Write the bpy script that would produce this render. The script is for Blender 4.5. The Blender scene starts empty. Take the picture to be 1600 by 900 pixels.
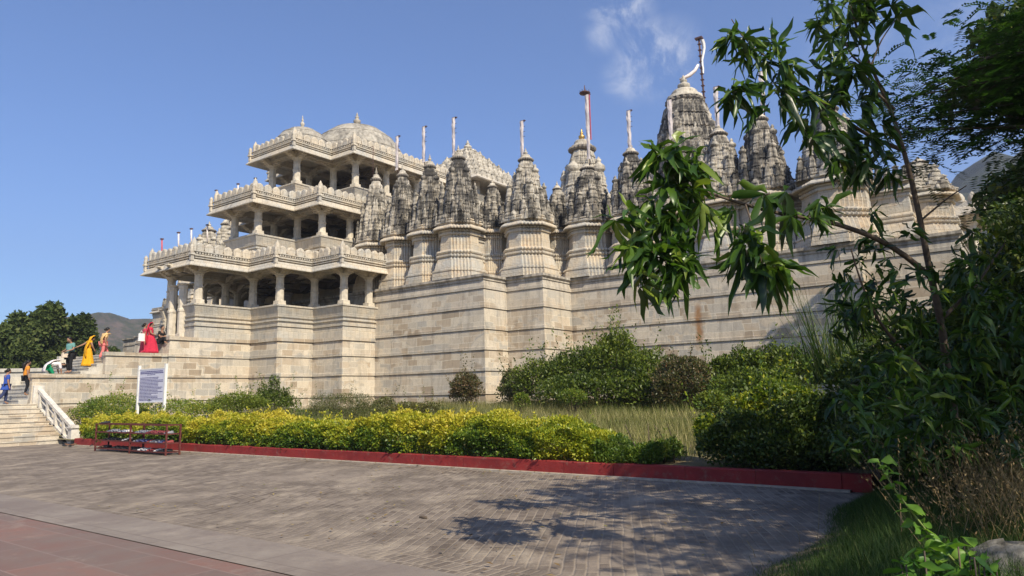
import bpy, math, random
import numpy as np
from math import sin, cos, pi, radians
random.seed(7); rng = np.random.default_rng(11)
scene = bpy.context.scene
COL = scene.collection

# ------------------------------------------------------------------ camera
CF, CP, CR, CY = 1111.07, 0.147213, -0.021088, 0.932041
EYE = np.array([0, 0, 1.6])
Fh = np.array([-cos(CY), sin(CY), 0]); Rh = np.array([sin(CY), cos(CY), 0]); Zh = np.array([0, 0, 1.])
Fc = Fh*cos(CP)+Zh*sin(CP); Up = -Fh*sin(CP)+Zh*cos(CP)
R2 = Rh*cos(CR)+Up*sin(CR); U2 = Up*cos(CR)-Rh*sin(CR)
from mathutils import Matrix, Vector
cd = bpy.data.cameras.new('camera'); cam = bpy.data.objects.new('camera', cd); COL.objects.link(cam)
cd.sensor_width = 36; cd.lens = CF/1600*36; cd.clip_start = .05; cd.clip_end = 5000
m = Matrix.Identity(4)
for i, v in enumerate((R2, U2, -Fc, EYE)):
    for j in range(3): m[j][i] = float(v[j])
cam.matrix_world = m; scene.camera = cam
def ray(x, y): return CF*Fc+(x-800)*R2+(450-y)*U2
def atD(x, y, D): d = ray(x, y); return EYE+d*D/(d@Fh)
def atz(x, y, z): d = ray(x, y); return EYE+d*(z-1.6)/d[2]
def atX(x, y, X): d = ray(x, y); return EYE+d*X/d[0]
def atY(x, y, Y): d = ray(x, y); return EYE+d*Y/d[1]

# ------------------------------------------------------------------ light
SUN = np.array([.67, -.29, .68]); SUN /= np.linalg.norm(SUN)
elev = math.asin(SUN[2]); az = math.atan2(SUN[0], SUN[1])
w = bpy.data.worlds.new('World'); scene.world = w; w.use_nodes = True
nt = w.node_tree; nt.nodes.clear()
def N(nt, t, **k):
    n = nt.nodes.new(t)
    for a, b in k.items():
        if a == 'inp':
            for q, r in b.items(): n.inputs[q].default_value = r
        else: setattr(n, a, b)
    return n
sky = N(nt, 'ShaderNodeTexSky'); sky.sky_type = 'NISHITA'; sky.sun_disc = False
sky.sun_elevation = elev; sky.sun_rotation = az; sky.air_density = 1.0; sky.dust_density = 1.0; sky.ozone_density = 2.2; sky.altitude = 400
bg = N(nt, 'ShaderNodeBackground'); out = N(nt, 'ShaderNodeOutputWorld')
bg.inputs[1].default_value = SKYSTR = 0.070
# thin clouds, laid out by direction on the sky itself
tc = N(nt, 'ShaderNodeTexCoord'); L = nt.links.new
noi = N(nt, 'ShaderNodeTexNoise', inp={'Scale': 11., 'Detail': 9., 'Roughness': .66, 'Distortion': .6})
L(tc.outputs['Generated'], noi.inputs['Vector'])
acc = None
for (px, py, r, s) in ((968, 18, .038, .85), (1006, 76, .036, 1.), (1046, 96, .045, .8), (946, 52, .024, .7), (985, 118, .032, .6), (1330,60,.05,.25), (1590,30,.12,.25)):
    d = ray(px, py); d = d/np.linalg.norm(d)
    dn = N(nt, 'ShaderNodeVectorMath', operation='DISTANCE'); dn.inputs[1].default_value = tuple(d)
    L(tc.outputs['Generated'], dn.inputs[0])
    mr = N(nt, 'ShaderNodeMapRange', interpolation_type='SMOOTHSTEP', inp={'From Min': r*1.5, 'From Max': 0., 'To Min': 0., 'To Max': s})
    L(dn.outputs['Value'], mr.inputs['Value'])
    if acc is None: acc = mr.outputs[0]
    else:
        mx = N(nt, 'ShaderNodeMath', operation='MAXIMUM'); L(acc, mx.inputs[0]); L(mr.outputs[0], mx.inputs[1]); acc = mx.outputs[0]
cr = N(nt, 'ShaderNodeMapRange', interpolation_type='SMOOTHSTEP', inp={'From Min': .42, 'From Max': .70})
L(noi.outputs['Fac'], cr.inputs['Value'])
mu = N(nt, 'ShaderNodeMath', operation='MULTIPLY'); L(acc, mu.inputs[0]); L(cr.outputs[0], mu.inputs[1])
mu2 = N(nt, 'ShaderNodeMath', operation='MULTIPLY'); L(mu.outputs[0], mu2.inputs[0]); mu2.inputs[1].default_value = .95
mixc = N(nt, 'ShaderNodeMix', data_type='RGBA'); mixc.inputs[7].default_value = (9.6, 9.8, 10.4, 1)
L(mu2.outputs[0], mixc.inputs[0]); tn = N(nt, 'ShaderNodeMix', data_type='RGBA', blend_type='MULTIPLY'); tn.inputs[0].default_value = 1; tn.inputs[7].default_value = (1.0, 1.28, 1.74, 1); L(sky.outputs[0], tn.inputs[6]); L(tn.outputs[2], mixc.inputs[6]); L(mixc.outputs[2], bg.inputs[0]); L(bg.outputs[0], out.inputs[0])
sd = bpy.data.lights.new('sun', 'SUN'); sd.energy = 5.0; sd.angle = radians(.5); sd.color = (1, .90, .71)
so = bpy.data.objects.new('sun', sd); COL.objects.link(so)
so.rotation_euler = Vector([float(c) for c in SUN]).to_track_quat('Z', 'Y').to_euler(); so.location = (20, -10, 40)
scene.view_settings.view_transform = 'Standard'; scene.view_settings.look = 'None'; scene.view_settings.gamma = 1; scene.view_settings.exposure = 0.56
scene.render.engine = 'CYCLES'; scene.cycles.max_bounces = 6; scene.cycles.transparent_max_bounces = 8

# ------------------------------------------------------------------ object helpers
def link(name, me, mat=None, parent=None, label=None, cat=None, group=None, kind=None):
    o = bpy.data.objects.new(name, me); COL.objects.link(o)
    if mat is not None and me is not None:
        me.materials.clear()
        for q in (mat if isinstance(mat, (list, tuple)) else [mat]): me.materials.append(q)
    if parent is not None:
        o.parent = parent
        o.matrix_parent_inverse = Matrix.Identity(4)
        o.location = -Vector(parent_origin(parent))
    for k, v in (('label', label), ('category', cat), ('group', group), ('kind', kind)):
        if v: o[k] = v
    return o
ORG = {}
def parent_origin(p):
    # world origin of an (unrotated) parent: meshes are written in world coordinates
    s = Vector((0, 0, 0))
    while p is not None: s = s+p.location; p = p.parent
    return s
def thing(name, label, cat, loc=(0, 0, 0), group=None):
    o = link(name, None, label=label, cat=cat, group=group); o.location = Vector([float(c) for c in loc]); o.empty_display_size = .3
    return o
def retag(o, label=None, cat=None, group=None):
    if label: o['label'] = label
    if cat: o['category'] = cat
    if group: o['group'] = group
def copy_tree(o, parent=None):
    c = o.copy(); COL.objects.link(c)
    if parent is not None: c.parent = parent
    for ch in list(o.children): copy_tree(ch, c)
    return c

class MB:
    def __init__(s): s.v = []; s.f = []; s.n = 0; s.mi = []; s.cur = 0; s.sm = []
    def add(s, V, F, smooth=False):
        b = s.n; V = np.asarray(V, float).reshape(-1, 3); s.v.append(V); s.n += len(V)
        for q in F: s.f.append(tuple(int(i)+b for i in q)); s.mi.append(s.cur); s.sm.append(smooth)
    def box(s, c, d, rz=0, tap=1.):
        x, y, z = [k/2 for k in d]
        P = np.array([[-x, -y, -z], [x, -y, -z], [x, y, -z], [-x, y, -z], [-x*tap, -y*tap, z], [x*tap, -y*tap, z], [x*tap, y*tap, z], [-x*tap, y*tap, z]])
        if rz: P = P@np.array([[cos(rz), sin(rz), 0], [-sin(rz), cos(rz), 0], [0, 0, 1]])
        s.add(P+np.array(c), [(0, 3, 2, 1), (4, 5, 6, 7), (0, 1, 5, 4), (1, 2, 6, 5), (2, 3, 7, 6), (3, 0, 4, 7)])
    def box2(s, a, b): a = np.array(a, float); b = np.array(b, float); s.box((a+b)/2, np.abs(b-a))
    def rings(s, R, cap0=False, cap1=True, smooth=False, close=True):
        n = len(R[0]); V = np.concatenate([np.asarray(r, float) for r in R]); F = []
        m_ = n if close else n-1
        for k in range(len(R)-1):
            for i in range(m_):
                j = (i+1) % n; F.append((k*n+i, k*n+j, (k+1)*n+j, (k+1)*n+i))
        if cap0: F.append(tuple(range(n-1, -1, -1)))
        if cap1: F.append(tuple(range((len(R)-1)*n, len(R)*n)))
        s.add(V, F, smooth)
    def lathe(s, c, prof, n=12, cap0=False, cap1=True, smooth=True, ph=0.):
        a = np.arange(n)*2*pi/n+ph
        s.rings([np.stack([c[0]+r*np.cos(a), c[1]+r*np.sin(a), np.full(n, c[2]+z)], 1) for r, z in prof], cap0, cap1, smooth)
    def tube(s, pts, rad, n=6, caps=True, smooth=True):
        pts = [np.array(p, float) for p in pts]
        if np.isscalar(rad): rad = [rad]*len(pts)
        R = []; u = None
        for i, p in enumerate(pts):
            t = pts[min(i+1, len(pts)-1)]-pts[max(i-1, 0)]; t = t/(np.linalg.norm(t)+1e-9)
            if u is None:
                u = np.cross(t, (0, 0, 1.)); 
                if np.linalg.norm(u) < .1: u = np.cross(t, (1., 0, 0))
            u = u-t*(u@t); u /= np.linalg.norm(u)+1e-9; v = np.cross(t, u)
            R.append(np.array([p+rad[i]*(cos(2*pi*k/n)*u+sin(2*pi*k/n)*v) for k in range(n)]))
        s.rings(R, caps, caps, smooth)
    def mesh(s, name):
        me = bpy.data.meshes.new(name); V = np.concatenate(s.v) if s.v else np.zeros((0, 3))
        me.from_pydata(V.tolist(), [], s.f)
        if any(s.mi): me.polygons.foreach_set('material_index', s.mi)
        if any(s.sm): me.polygons.foreach_set('use_smooth', s.sm)
        me.update(); return me
    def build(s, name, mat, parent=None, **k): return link(name, s.mesh(name), mat, parent, **k)

def offs(poly, o):
    """mitred offset of a CCW polygon (outward positive)"""
    P = np.array(poly, float); n = len(P); out = []
    for i in range(n):
        a = P[i]-P[i-1]; b = P[(i+1) % n]-P[i]
        a /= np.linalg.norm(a); b /= np.linalg.norm(b)
        na = np.array([a[1], -a[0]]); nb = np.array([b[1], -b[0]])
        d = 1+na@nb
        out.append(P[i]+o*(na+nb)/max(d, .3))
    return np.array(out)
def sweep(mb, poly, prof, cap0=False, cap1=True, smooth=False):
    R = []
    for o, z in prof:
        q = offs(poly, o) if abs(o) > 1e-6 else np.array(poly, float)
        R.append(np.column_stack([q, np.full(len(q), z)]))
    mb.rings(R, cap0, cap1, smooth)

# ------------------------------------------------------------------ materials
def newmat(name):
    m = bpy.data.materials.new(name); m.use_nodes = True; nt = m.node_tree; nt.nodes.clear()
    o = N(nt, 'ShaderNodeOutputMaterial'); b = N(nt, 'ShaderNodeBsdfPrincipled'); nt.links.new(b.outputs[0], o.inputs[0])
    b.inputs['Roughness'].default_value = .85; b.inputs['Specular IOR Level'].default_value = .25
    return m, nt, b
def simple(name, col, rough=.8, var=.12, sc=8., metal=0., bump=0., spec=.25):
    m, nt, b = newmat(name); L = nt.links.new
    g = N(nt, 'ShaderNodeNewGeometry'); n = N(nt, 'ShaderNodeTexNoise', inp={'Scale': sc, 'Detail': 5.}); L(g.outputs['Position'], n.inputs['Vector'])
    r = N(nt, 'ShaderNodeMapRange', inp={'From Min': .3, 'From Max': .7, 'To Min': 1-var, 'To Max': 1+var}); L(n.outputs['Fac'], r.inputs['Value'])
    mm = N(nt, 'ShaderNodeVectorMath', operation='SCALE'); mm.inputs[0].default_value = col[:3]; L(r.outputs[0], mm.inputs['Scale']); L(mm.outputs[0], b.inputs['Base Color'])
    b.inputs['Roughness'].default_value = rough; b.inputs['Metallic'].default_value = metal; b.inputs['Specular IOR Level'].default_value = spec
    if bump:
        bp = N(nt, 'ShaderNodeBump', inp={'Strength': bump, 'Distance': .02}); L(n.outputs['Fac'], bp.inputs['Height']); L(bp.outputs[0], b.inputs['Normal'])
    return m
def mixn(nt, a, b, f, mode='MIX'):
    n = N(nt, 'ShaderNodeMix', data_type='RGBA', blend_type=mode)
    for i, q in ((6, a), (7, b), (0, f)):
        if isinstance(q, (tuple, list)): n.inputs[i].default_value = tuple(q)+((1,) if len(q) == 3 else ())
        elif isinstance(q, (int, float)): n.inputs[i].default_value = q
        else: nt.links.new(q, n.inputs[i])
    return n.outputs[2]
def rng_(nt, src, a, b, c=0., d=1., smooth=False):
    n = N(nt, 'ShaderNodeMapRange', inp={'From Min': a, 'From Max': b, 'To Min': c, 'To Max': d})
    if smooth: n.interpolation_type = 'SMOOTHSTEP'
    nt.links.new(src, n.inputs['Value']); return n.outputs[0]
def noise(nt, vec, scale, detail=5., rough=.55, off=None, sc3=None):
    L = nt.links.new
    if sc3 is not None or off is not None:
        mp = N(nt, 'ShaderNodeMapping'); L(vec, mp.inputs['Vector'])
        if sc3 is not None: mp.inputs['Scale'].default_value = sc3
        if off is not None: mp.inputs['Location'].default_value = off
        vec = mp.outputs[0]
    n = N(nt, 'ShaderNodeTexNoise', inp={'Scale': scale, 'Detail': detail, 'Roughness': rough}); L(vec, n.inputs['Vector'])
    return n.outputs['Fac']
def wall_uv(nt):
    """u = x+y (runs on along both kinds of wall face), v = z"""
    L = nt.links.new
    g = N(nt, 'ShaderNodeNewGeometry'); s = N(nt, 'ShaderNodeSeparateXYZ'); L(g.outputs['Position'], s.inputs[0])
    a = N(nt, 'ShaderNodeMath', operation='ADD'); L(s.outputs[0], a.inputs[0]); L(s.outputs[1], a.inputs[1])
    c = N(nt, 'ShaderNodeCombineXYZ'); L(a.outputs[0], c.inputs[0]); L(s.outputs[2], c.inputs[1])
    return g.outputs['Position'], c.outputs[0], s.outputs[2]

def stone_wall(name, bricks=True, tint=(.56, .485, .385), grey=0.38, dark=0.55):
    m, nt, b = newmat(name); L = nt.links.new
    pos, uv, z = wall_uv(nt)
    big = noise(nt, pos, .45, 4., .6); med = noise(nt, pos, 2.3, 6., .65, off=(7, 3, 1)); fine = noise(nt, pos, 14., 6., .7)
    base = mixn(nt, tint, tuple(c*.72+.05 for c in (tint[0], tint[0]*.93, tint[0]*.82)), rng_(nt, big, .4, .65, 0, 1))
    base = mixn(nt, base, (.33, .33, .31), rng_(nt, med, .5, .75, 0, grey))
    h = fine
    if bricks:
        # warp the joints a little so that the courses are not ruled
        wn = N(nt, 'ShaderNodeTexNoise', inp={'Scale': .9, 'Detail': 2.}); L(pos, wn.inputs['Vector'])
        wv = N(nt, 'ShaderNodeVectorMath', operation='SCALE'); wv.inputs['Scale'].default_value = .16; L(wn.outputs['Color'], wv.inputs[0])
        av = N(nt, 'ShaderNodeVectorMath', operation='ADD'); L(uv, av.inputs[0]); L(wv.outputs[0], av.inputs[1])
        def brick(w, hgt, off):
            br = N(nt, 'ShaderNodeTexBrick', inp={'Scale': 1., 'Mortar Size': .017, 'Mortar Smooth': .4, 'Bias': 0.0, 'Brick Width': w, 'Row Height': hgt})
            br.offset = .43; br.squash = 1.; br.inputs['Color1'].default_value = (0, 0, 0, 1); br.inputs['Color2'].default_value = (1, 1, 1, 1); br.inputs['Mortar'].default_value = (.5, .5, .5, 1)
            mp = N(nt, 'ShaderNodeMapping'); mp.inputs['Location'].default_value = off; L(av.outputs[0], mp.inputs['Vector']); L(mp.outputs[0], br.inputs['Vector']); return br
        b1 = brick(1.25, .43, (0, .02, 0)); b2 = brick(.72, .335, (.37, .12, 0))
        sel = rng_(nt, noise(nt, pos, .7, 2., .5, off=(31, 5, 2)), .47, .53)
        bc = mixn(nt, b1.outputs['Color'], b2.outputs['Color'], sel)
        bf = mixn(nt, b1.outputs['Fac'], b2.outputs['Fac'], sel)
        ramp = N(nt, 'ShaderNodeValToRGB'); e = ramp.color_ramp.elements
        e[0].position = 0; e[0].color = (.28, .22, .155, 1); e[1].position = 1; e[1].color = (.54, .48, .39, 1)
        for p_, c_ in ((.2, (.40, .32, .23, 1)), (.4, (.49, .41, .31, 1)), (.6, (.36, .335, .29, 1)), (.8, (.53, .45, .34, 1))):
            q = e.new(p_); q.color = c_
        L(bc, ramp.inputs[0])
        # strength of the stone pattern: lower courses show it, the top courses are pale render
        zz = rng_(nt, z, 7.3, 5.4, .35, 1.)
        pat = N(nt, 'ShaderNodeMath', operation='MULTIPLY'); L(zz, pat.inputs[0]); L(rng_(nt, noise(nt, pos, .55, 3., .6, off=(3, 9, 4)), .32, .5, .5, 1.), pat.inputs[1])
        base = mixn(nt, base, ramp.outputs[0], pat.outputs[0])
        mo = N(nt, 'ShaderNodeMath', operation='MULTIPLY'); L(bf, mo.inputs[0]); L(rng_(nt, z, 7.0, 5.2, .2, .8), mo.inputs[1])
        base = mixn(nt, base, (.62, .55, .43), mo.outputs[0])
    # one long rusty run-off stain on the long wall
    sx = N(nt, 'ShaderNodeSeparateXYZ'); L(pos, sx.inputs[0]); xs_ = N(nt, 'ShaderNodeMath', operation='SUBTRACT'); L(sx.outputs[0], xs_.inputs[0]); xs_.inputs[1].default_value = float(atY(1094, 515, 31.99)[0])
    xa_ = N(nt, 'ShaderNodeMath', operation='ABSOLUTE'); L(xs_.outputs[0], xa_.inputs[0]); jn = noise(nt, pos, 3., 4., .7); wj = N(nt, 'ShaderNodeMath', operation='MULTIPLY_ADD'); L(jn, wj.inputs[0]); wj.inputs[1].default_value = -.35; L(xa_.outputs[0], wj.inputs[2])
    s1 = rng_(nt, wj.outputs[0], .06, -.12); s2 = rng_(nt, z, 5.75, 5.3); s3 = rng_(nt, z, 3.6, 3.9); s4 = rng_(nt, sx.outputs[1], 31., 31.2)
    for q_ in (s2, s3, s4): mm_ = N(nt, 'ShaderNodeMath', operation='MULTIPLY'); L(s1, mm_.inputs[0]); L(q_, mm_.inputs[1]); s1 = mm_.outputs[0]
    base = mixn(nt, base, (.30, .16, .07), s1)
    # figured marble veins inside the stones
    vn = noise(nt, pos, 2.6, 8., .8, off=(12, 3, 7)); vm = N(nt, 'ShaderNodeMath', operation='PINGPONG'); L(vn, vm.inputs[0]); vm.inputs[1].default_value = .06
    base = mixn(nt, base, (.26, .21, .165), rng_(nt, vm.outputs[0], .022, .0, 0, .45))
    # vertical water stains
    st = noise(nt, pos, 1.0, 5., .7, sc3=(2.6, 2.6, .28)); base = mixn(nt, base, (.17, .15, .125), rng_(nt, st, .50, .74, 0, dark))
    st2 = noise(nt, pos, 1.0, 6., .75, sc3=(7., 7., .45), off=(3, 1, 0)); base = mixn(nt, base, (.13, .115, .095), rng_(nt, st2, .56, .74, 0, dark*1.1))
    blot = noise(nt, pos, 3.2, 8., .75, off=(2, 8, 5)); base = mixn(nt, base, (.15, .14, .13), rng_(nt, blot, .56, .74, 0, dark*1.2))
    base = mixn(nt, base, (.66, .60, .50), rng_(nt, fine, .60, .80, 0, .4))
    # soot gathers along the top cornice
    tz = N(nt, 'ShaderNodeMath', operation='MULTIPLY'); L(rng_(nt, z, 6.75, 7.45, 0, 1), tz.inputs[0]); L(rng_(nt, st, .40, .62, 0, .75), tz.inputs[1]); base = mixn(nt, base, (.12, .11, .10), tz.outputs[0])
    L(base, b.inputs['Base Color']); b.inputs['Roughness'].default_value = .8
    bp = N(nt, 'ShaderNodeBump', inp={'Strength': .5, 'Distance': .02}); hh = noise(nt, pos, 9., 8., .7); L(hh, bp.inputs['Height']); L(bp.outputs[0], b.inputs['Normal'])
    return m
def spire_stone(name, black=.75, tint=(.40, .37, .32), carve=1., lo=.9, hi=1.22):
    m, nt, b = newmat(name); L = nt.links.new
    pos, uv, z = wall_uv(nt)
    st = noise(nt, pos, 1.5, 7., .72, sc3=(3.4, 3.4, .5)); bl = noise(nt, pos, 1.1, 5., .65, off=(4, 2, 9))
    add = N(nt, 'ShaderNodeMath', operation='ADD'); L(st, add.inputs[0]); L(bl, add.inputs[1])
    base = mixn(nt, tint, (tint[0]*1.35, tint[0]*1.26, tint[0]*1.08), rng_(nt, noise(nt, pos, 5., 6., .7), .35, .7))
    base = mixn(nt, base, (.035, .033, .032), rng_(nt, add.outputs[0], lo, hi, 0, black))
    L(base, b.inputs['Base Color']); b.inputs['Roughness'].default_value = .85
    bp = N(nt, 'ShaderNodeBump', inp={'Strength': .7*carve, 'Distance': .05})
    # carved courses + lichen
    wv = N(nt, 'ShaderNodeTexWave', inp={'Scale': 1.3, 'Distortion': 2.5, 'Detail': 3.}); wv.bands_direction = 'Z'; L(pos, wv.inputs['Vector'])
    hn = noise(nt, pos, 8., 6., .7); ad = N(nt, 'ShaderNodeMath', operation='MULTIPLY_ADD'); L(wv.outputs['Fac'], ad.inputs[0]); ad.inputs[1].default_value = .5; L(hn, ad.inputs[2])
    L(ad.outputs[0], bp.inputs['Height']); L(bp.outputs[0], b.inputs['Normal'])
    return m
def carved_stone(name, tint=(.58, .49, .37), stain=.5, orange=.35, horiz=9.):
    """pale marble with carved bands, orange rust in the joints and grey wash"""
    m, nt, b = newmat(name); L = nt.links.new
    pos, uv, z = wall_uv(nt)
    n1 = noise(nt, pos, .9, 5., .6); n2 = noise(nt, pos, 6., 7., .7); st = noise(nt, pos, 1., 6., .7, sc3=(3., 3., .35))
    base = mixn(nt, tint, (tint[0]*.78, tint[0]*.74, tint[0]*.66), rng_(nt, n1, .4, .62))
    base = mixn(nt, base, (.46, .29, .15), rng_(nt, noise(nt, pos, 2.2, 6., .7, off=(9, 1, 1), sc3=(1, 1, 1.8)), .54, .76, 0, orange))
    br = N(nt, 'ShaderNodeTexBrick', inp={'Scale': 1., 'Mortar Size': .008, 'Mortar Smooth': .3, 'Brick Width': .31, 'Row Height': .43})
    L(uv, br.inputs['Vector']); br.inputs['Color1'].default_value = (1, 1, 1, 1); br.inputs['Color2'].default_value = (.84, .84, .84, 1); br.inputs['Mortar'].default_value = (.45, .4, .33, 1)
    base = mixn(nt, base, br.outputs['Color'], .8, 'MULTIPLY')
    base = mixn(nt, base, (.13, .12, .11), rng_(nt, st, .53, .78, 0, stain))
    base = mixn(nt, base, (.12, .11, .10), rng_(nt, n2, .6, .8, 0, stain))
    L(base, b.inputs['Base Color'])
    bp = N(nt, 'ShaderNodeBump', inp={'Strength': .6, 'Distance': .03})
    vo = N(nt, 'ShaderNodeTexVoronoi', inp={'Scale': horiz}); L(pos, vo.inputs['Vector'])
    ad = N(nt, 'ShaderNodeMath', operation='MULTIPLY_ADD'); L(vo.outputs['Distance'], ad.inputs[0]); ad.inputs[1].default_value = .6; L(n2, ad.inputs[2])
    L(ad.outputs[0], bp.inputs['Height']); L(bp.outputs[0], b.inputs['Normal'])
    return m
M = {}
M['plinth'] = stone_wall('plinth_stone')
M['stair'] = stone_wall('stair_stone', False, (.55, .51, .43), .35, .4)
M['shrine'] = carved_stone('shrine_marble', (.56, .47, .35), .6, .6)
M['porch'] = carved_stone('porch_marble', (.54, .47, .37), .6, .35, 14.)
M['dark_spire'] = spire_stone('weathered_spire', .93, (.35, .30, .24), lo=.85, hi=1.08)
M['mid_spire'] = spire_stone('half_weathered_spire', .9, (.40, .345, .275), lo=.90, hi=1.14)
M['pale_spire'] = spire_stone('pale_spire', .7, (.40, .35, .28))
M['dome'] = spire_stone('dome_stone', .7, (.34, .30, .245), .3, lo=.84)
M['finial'] = spire_stone('finial_stone', .6, (.42, .36, .28), .3, .9, 1.2)
M['white'] = simple('white_marble', (.72, .70, .66), .6, .08)
M['pale'] = simple('pale_marble', (.52, .46, .37), .75, .22, 4., bump=.4)
M['shade_and_weathered'] = simple('shade_and_weathered_stone', (.16, .14, .12), .9, .25, 2.)  # dark colour paints the porch's inner shade; also the weathered amalaka discs
M['gold'] = simple('brass', (.55, .36, .12), .35, .1, metal=.8)
M['pole'] = simple('pole_metal', (.10, .055, .05), .6)
M['cloth'] = simple('banner_cloth', (.66, .58, .55), .9, .12, 6.)
M['redcloth'] = simple('banner_red', (.42, .10, .12), .9)
# ------------------------------------------------------------------ temple pieces
def ratha(cx, cy, a, s=.11, c1=.36, c2=.64):
    """square plan with two stepped projections on every side, CCW"""
    ds = [a, a*.89, a*.78, a*.665]; bs = [a*.31, a*.43, a*.545]
    q = [(ds[0], -bs[0]), (ds[0], bs[0]), (ds[1], bs[0]), (ds[1], bs[1]), (ds[2], bs[1]), (ds[2], bs[2]), (ds[3], bs[2]), (ds[3], ds[3]), (bs[2], ds[3]), (bs[2], ds[2]), (bs[1], ds[2]), (bs[1], ds[1]), (bs[0], ds[1])]
    out = []
    for k in range(4):
        c, s_ = [(1, 0), (0, 1), (-1, 0), (0, -1)][k]
        for x, y in q: out.append((cx+x*c-y*s_, cy+x*s_+y*c))
    # q begins with two vertices of the +x face, the third rotation closes it
    return out
def ratha3(cx, cy, a, s=.24, c1=.42):
    a2 = a*(1-s); b1 = a*c1
    q = [(a, -b1), (a, b1), (a2, b1), (a2, a2), (b1, a2)]
    out = []
    for k in range(4):
        c, s_ = [(1, 0), (0, 1), (-1, 0), (0, -1)][k]
        for x, y in q: out.append((cx+x*c-y*s_, cy+x*s_+y*c))
    return out
def curve(t, top): return 1-(1-top)*(.22*t+.78*t**1.9)
def spirelet(mb, cx, cy, z0, a, H, courses=7, top=.34):
    base = np.array(ratha3(0, 0, a)); R = []
    for k in range(courses):
        for (u, f) in ((0, 1.04), (.10, 1.04), (.13, .97), (.80, 1.0), (.84, .86), (.99, .86)):
            t = (k+u)/courses; s = curve(t, top)*f
            R.append(np.column_stack([base*s+(cx, cy), np.full(len(base), z0+H*.84*t)]))
    mb.rings(R)
    r = a*top*1.5; z = z0+H*.84
    mb.lathe((cx, cy, z), [(r*.6, 0), (r, H*.03), (r*.95, H*.06), (r*.5, H*.085), (r*.32, H*.10), (r*.42, H*.125), (.01, H*.16)], 8)
def amalaka(mb, cx, cy, z, r, h, n=20):
    a = np.arange(n*2)*pi/n; md = np.where(np.arange(n*2) % 2 == 0, 1., .88); R = []
    for (f, zz) in ((.62, 0), (.9, .08), (1., .3), (1., .5), (.9, .75), (.6, .95), (.5, 1.)):
        rr = r*f*(1-(1-md)*(f > .6)); R.append(np.stack([cx+rr*np.cos(a), cy+rr*np.sin(a), np.full(2*n, z+h*zz)], 1))
    mb.rings(R)
def kalasha(mb, cx, cy, z, r, h):
    mb.lathe((cx, cy, z), [(r*1.1, 0), (r*1.05, h*.08), (r*.6, h*.15), (r*.75, h*.2), (r, h*.32), (r*.95, h*.42), (r*.5, h*.5), (r*.35, h*.56), (r*.6, h*.62), (r*.5, h*.68), (r*.22, h*.74), (r*.3, h*.82), (.008, h)], 12)
def spire_mesh(cx, cy, z0, a, H, top=.36, courses=7, lets=True, rich=2):
    mb = MB(); base = np.array(ratha(0, 0, a*.93)); R = []
    for k in range(courses):
        for (u, f) in ((0, 1.0), (.86, 1.0), (.89, .93), (.99, .93)):
            t = (k+u)/courses; s = curve(t, top)*f; R.append(np.column_stack([base*s+(cx, cy), np.full(len(base), z0+H*t)]))
    mb.rings(R)
    if lets:
        for k in range(4):
            ux, uy = [(1, 0), (0, -1), (-1, 0), (0, 1)][k]; vx, vy = -uy, ux
            P = lambda d, l: (cx+ux*d*a+vx*l*a, cy+uy*d*a+vy*l*a)
            x, y = P(.50, 0); spirelet(mb, x, y, z0, a*.36, H*.92, 6)
            x, y = P(.76, 0); spirelet(mb, x, y, z0-.03, a*.27, H*.58, 3)
            x, y = P(.93, 0); spirelet(mb, x, y, z0-.05, a*.17, H*.30, 2)
            for sg in (-1, 1):
                x, y = P(.62, sg*.52); spirelet(mb, x, y, z0-.02, a*.25, H*.66, 4)
                x, y = P(.86, sg*.42); spirelet(mb, x, y, z0-.04, a*.17, H*.38, 2)
                x, y = P(.80, sg*.80); spirelet(mb, x, y, z0-.04, a*.18, H*.36, 2)
                x, y = P(.42, sg*.36); spirelet(mb, x, y, z0+H*.20, a*.17, H*.62, 4)
                if rich > 1:
                    x, y = P(.93, sg*.64); spirelet(mb, x, y, z0-.05, a*.11, H*.19, 1)
            # niche kiosk at the foot of the face
            x, y = P(1.02, 0); mb.box((x, y, z0+H*.03), (a*.3, a*.3, H*.08)); mb.lathe((x, y, z0+H*.07), [(a*.2, 0), (a*.18, H*.03), (a*.06, H*.07), (.01, H*.10)], 6)
    return mb
BODY = [(.44, 0), (.42, .11), (.38, .115), (.38, .135), (.42, .14), (.42, .165), (.34, .17), (.33, .18), (.30, .23), (.22, .32), (.14, .385), (.20, .39), (.24, .405), (.24, .43), (.15, .44),
        (.15, .455), (.22, .465), (.24, .485), (.20, .51), (.09, .515), (.05, .53), (.04, .66), (.05, .665), (.02, .67), (.0, .79), (.09, .795), (.11, .81), (.11, .83), (.03, .835), (.03, .85), (.10, .855), (.14, .875), (.05, .88), (.05, .895),
        (.16, .90), (.38, .885), (.40, .90), (.34, .93), (.20, .96), (.13, .965), (.13, .985), (.20, .99), (.24, 1.005), (.24, 1.03), (.10, 1.035), (.10, 1.05), (.17, 1.055), (.17, 1.075), (.0, 1.08)]
def body_mesh(poly, z0, z1, k=1.):
    mb = MB(); sweep(mb, poly, [(o*k, z0+(z1-z0)*t) for o, t in BODY]); return mb
ZC = 7.60      # top of the plinth cornice
ZK = 10.62     # top of the shrine bodies

# plan of the plinth front, right side then mirrored on the axis of the porch
AX = -36.55
xa, xb, xc, xd, xe = -22.18, -30.06, -32.56, -35.0, -19.88
y0, y1, y2, y3, y4, y5 = 27.47, 25.16, 22.86, 18.35, 29.36, 31.99
xr, yback = -2.25, 86.
mir = lambda pts: [(2*AX-x, y) for x, y in reversed(pts)]
T = thing('temple', 'huge pale marble temple with carved spires, domes and a three storey pillared porch', 'temple', (AX, 30, 1.))
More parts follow.
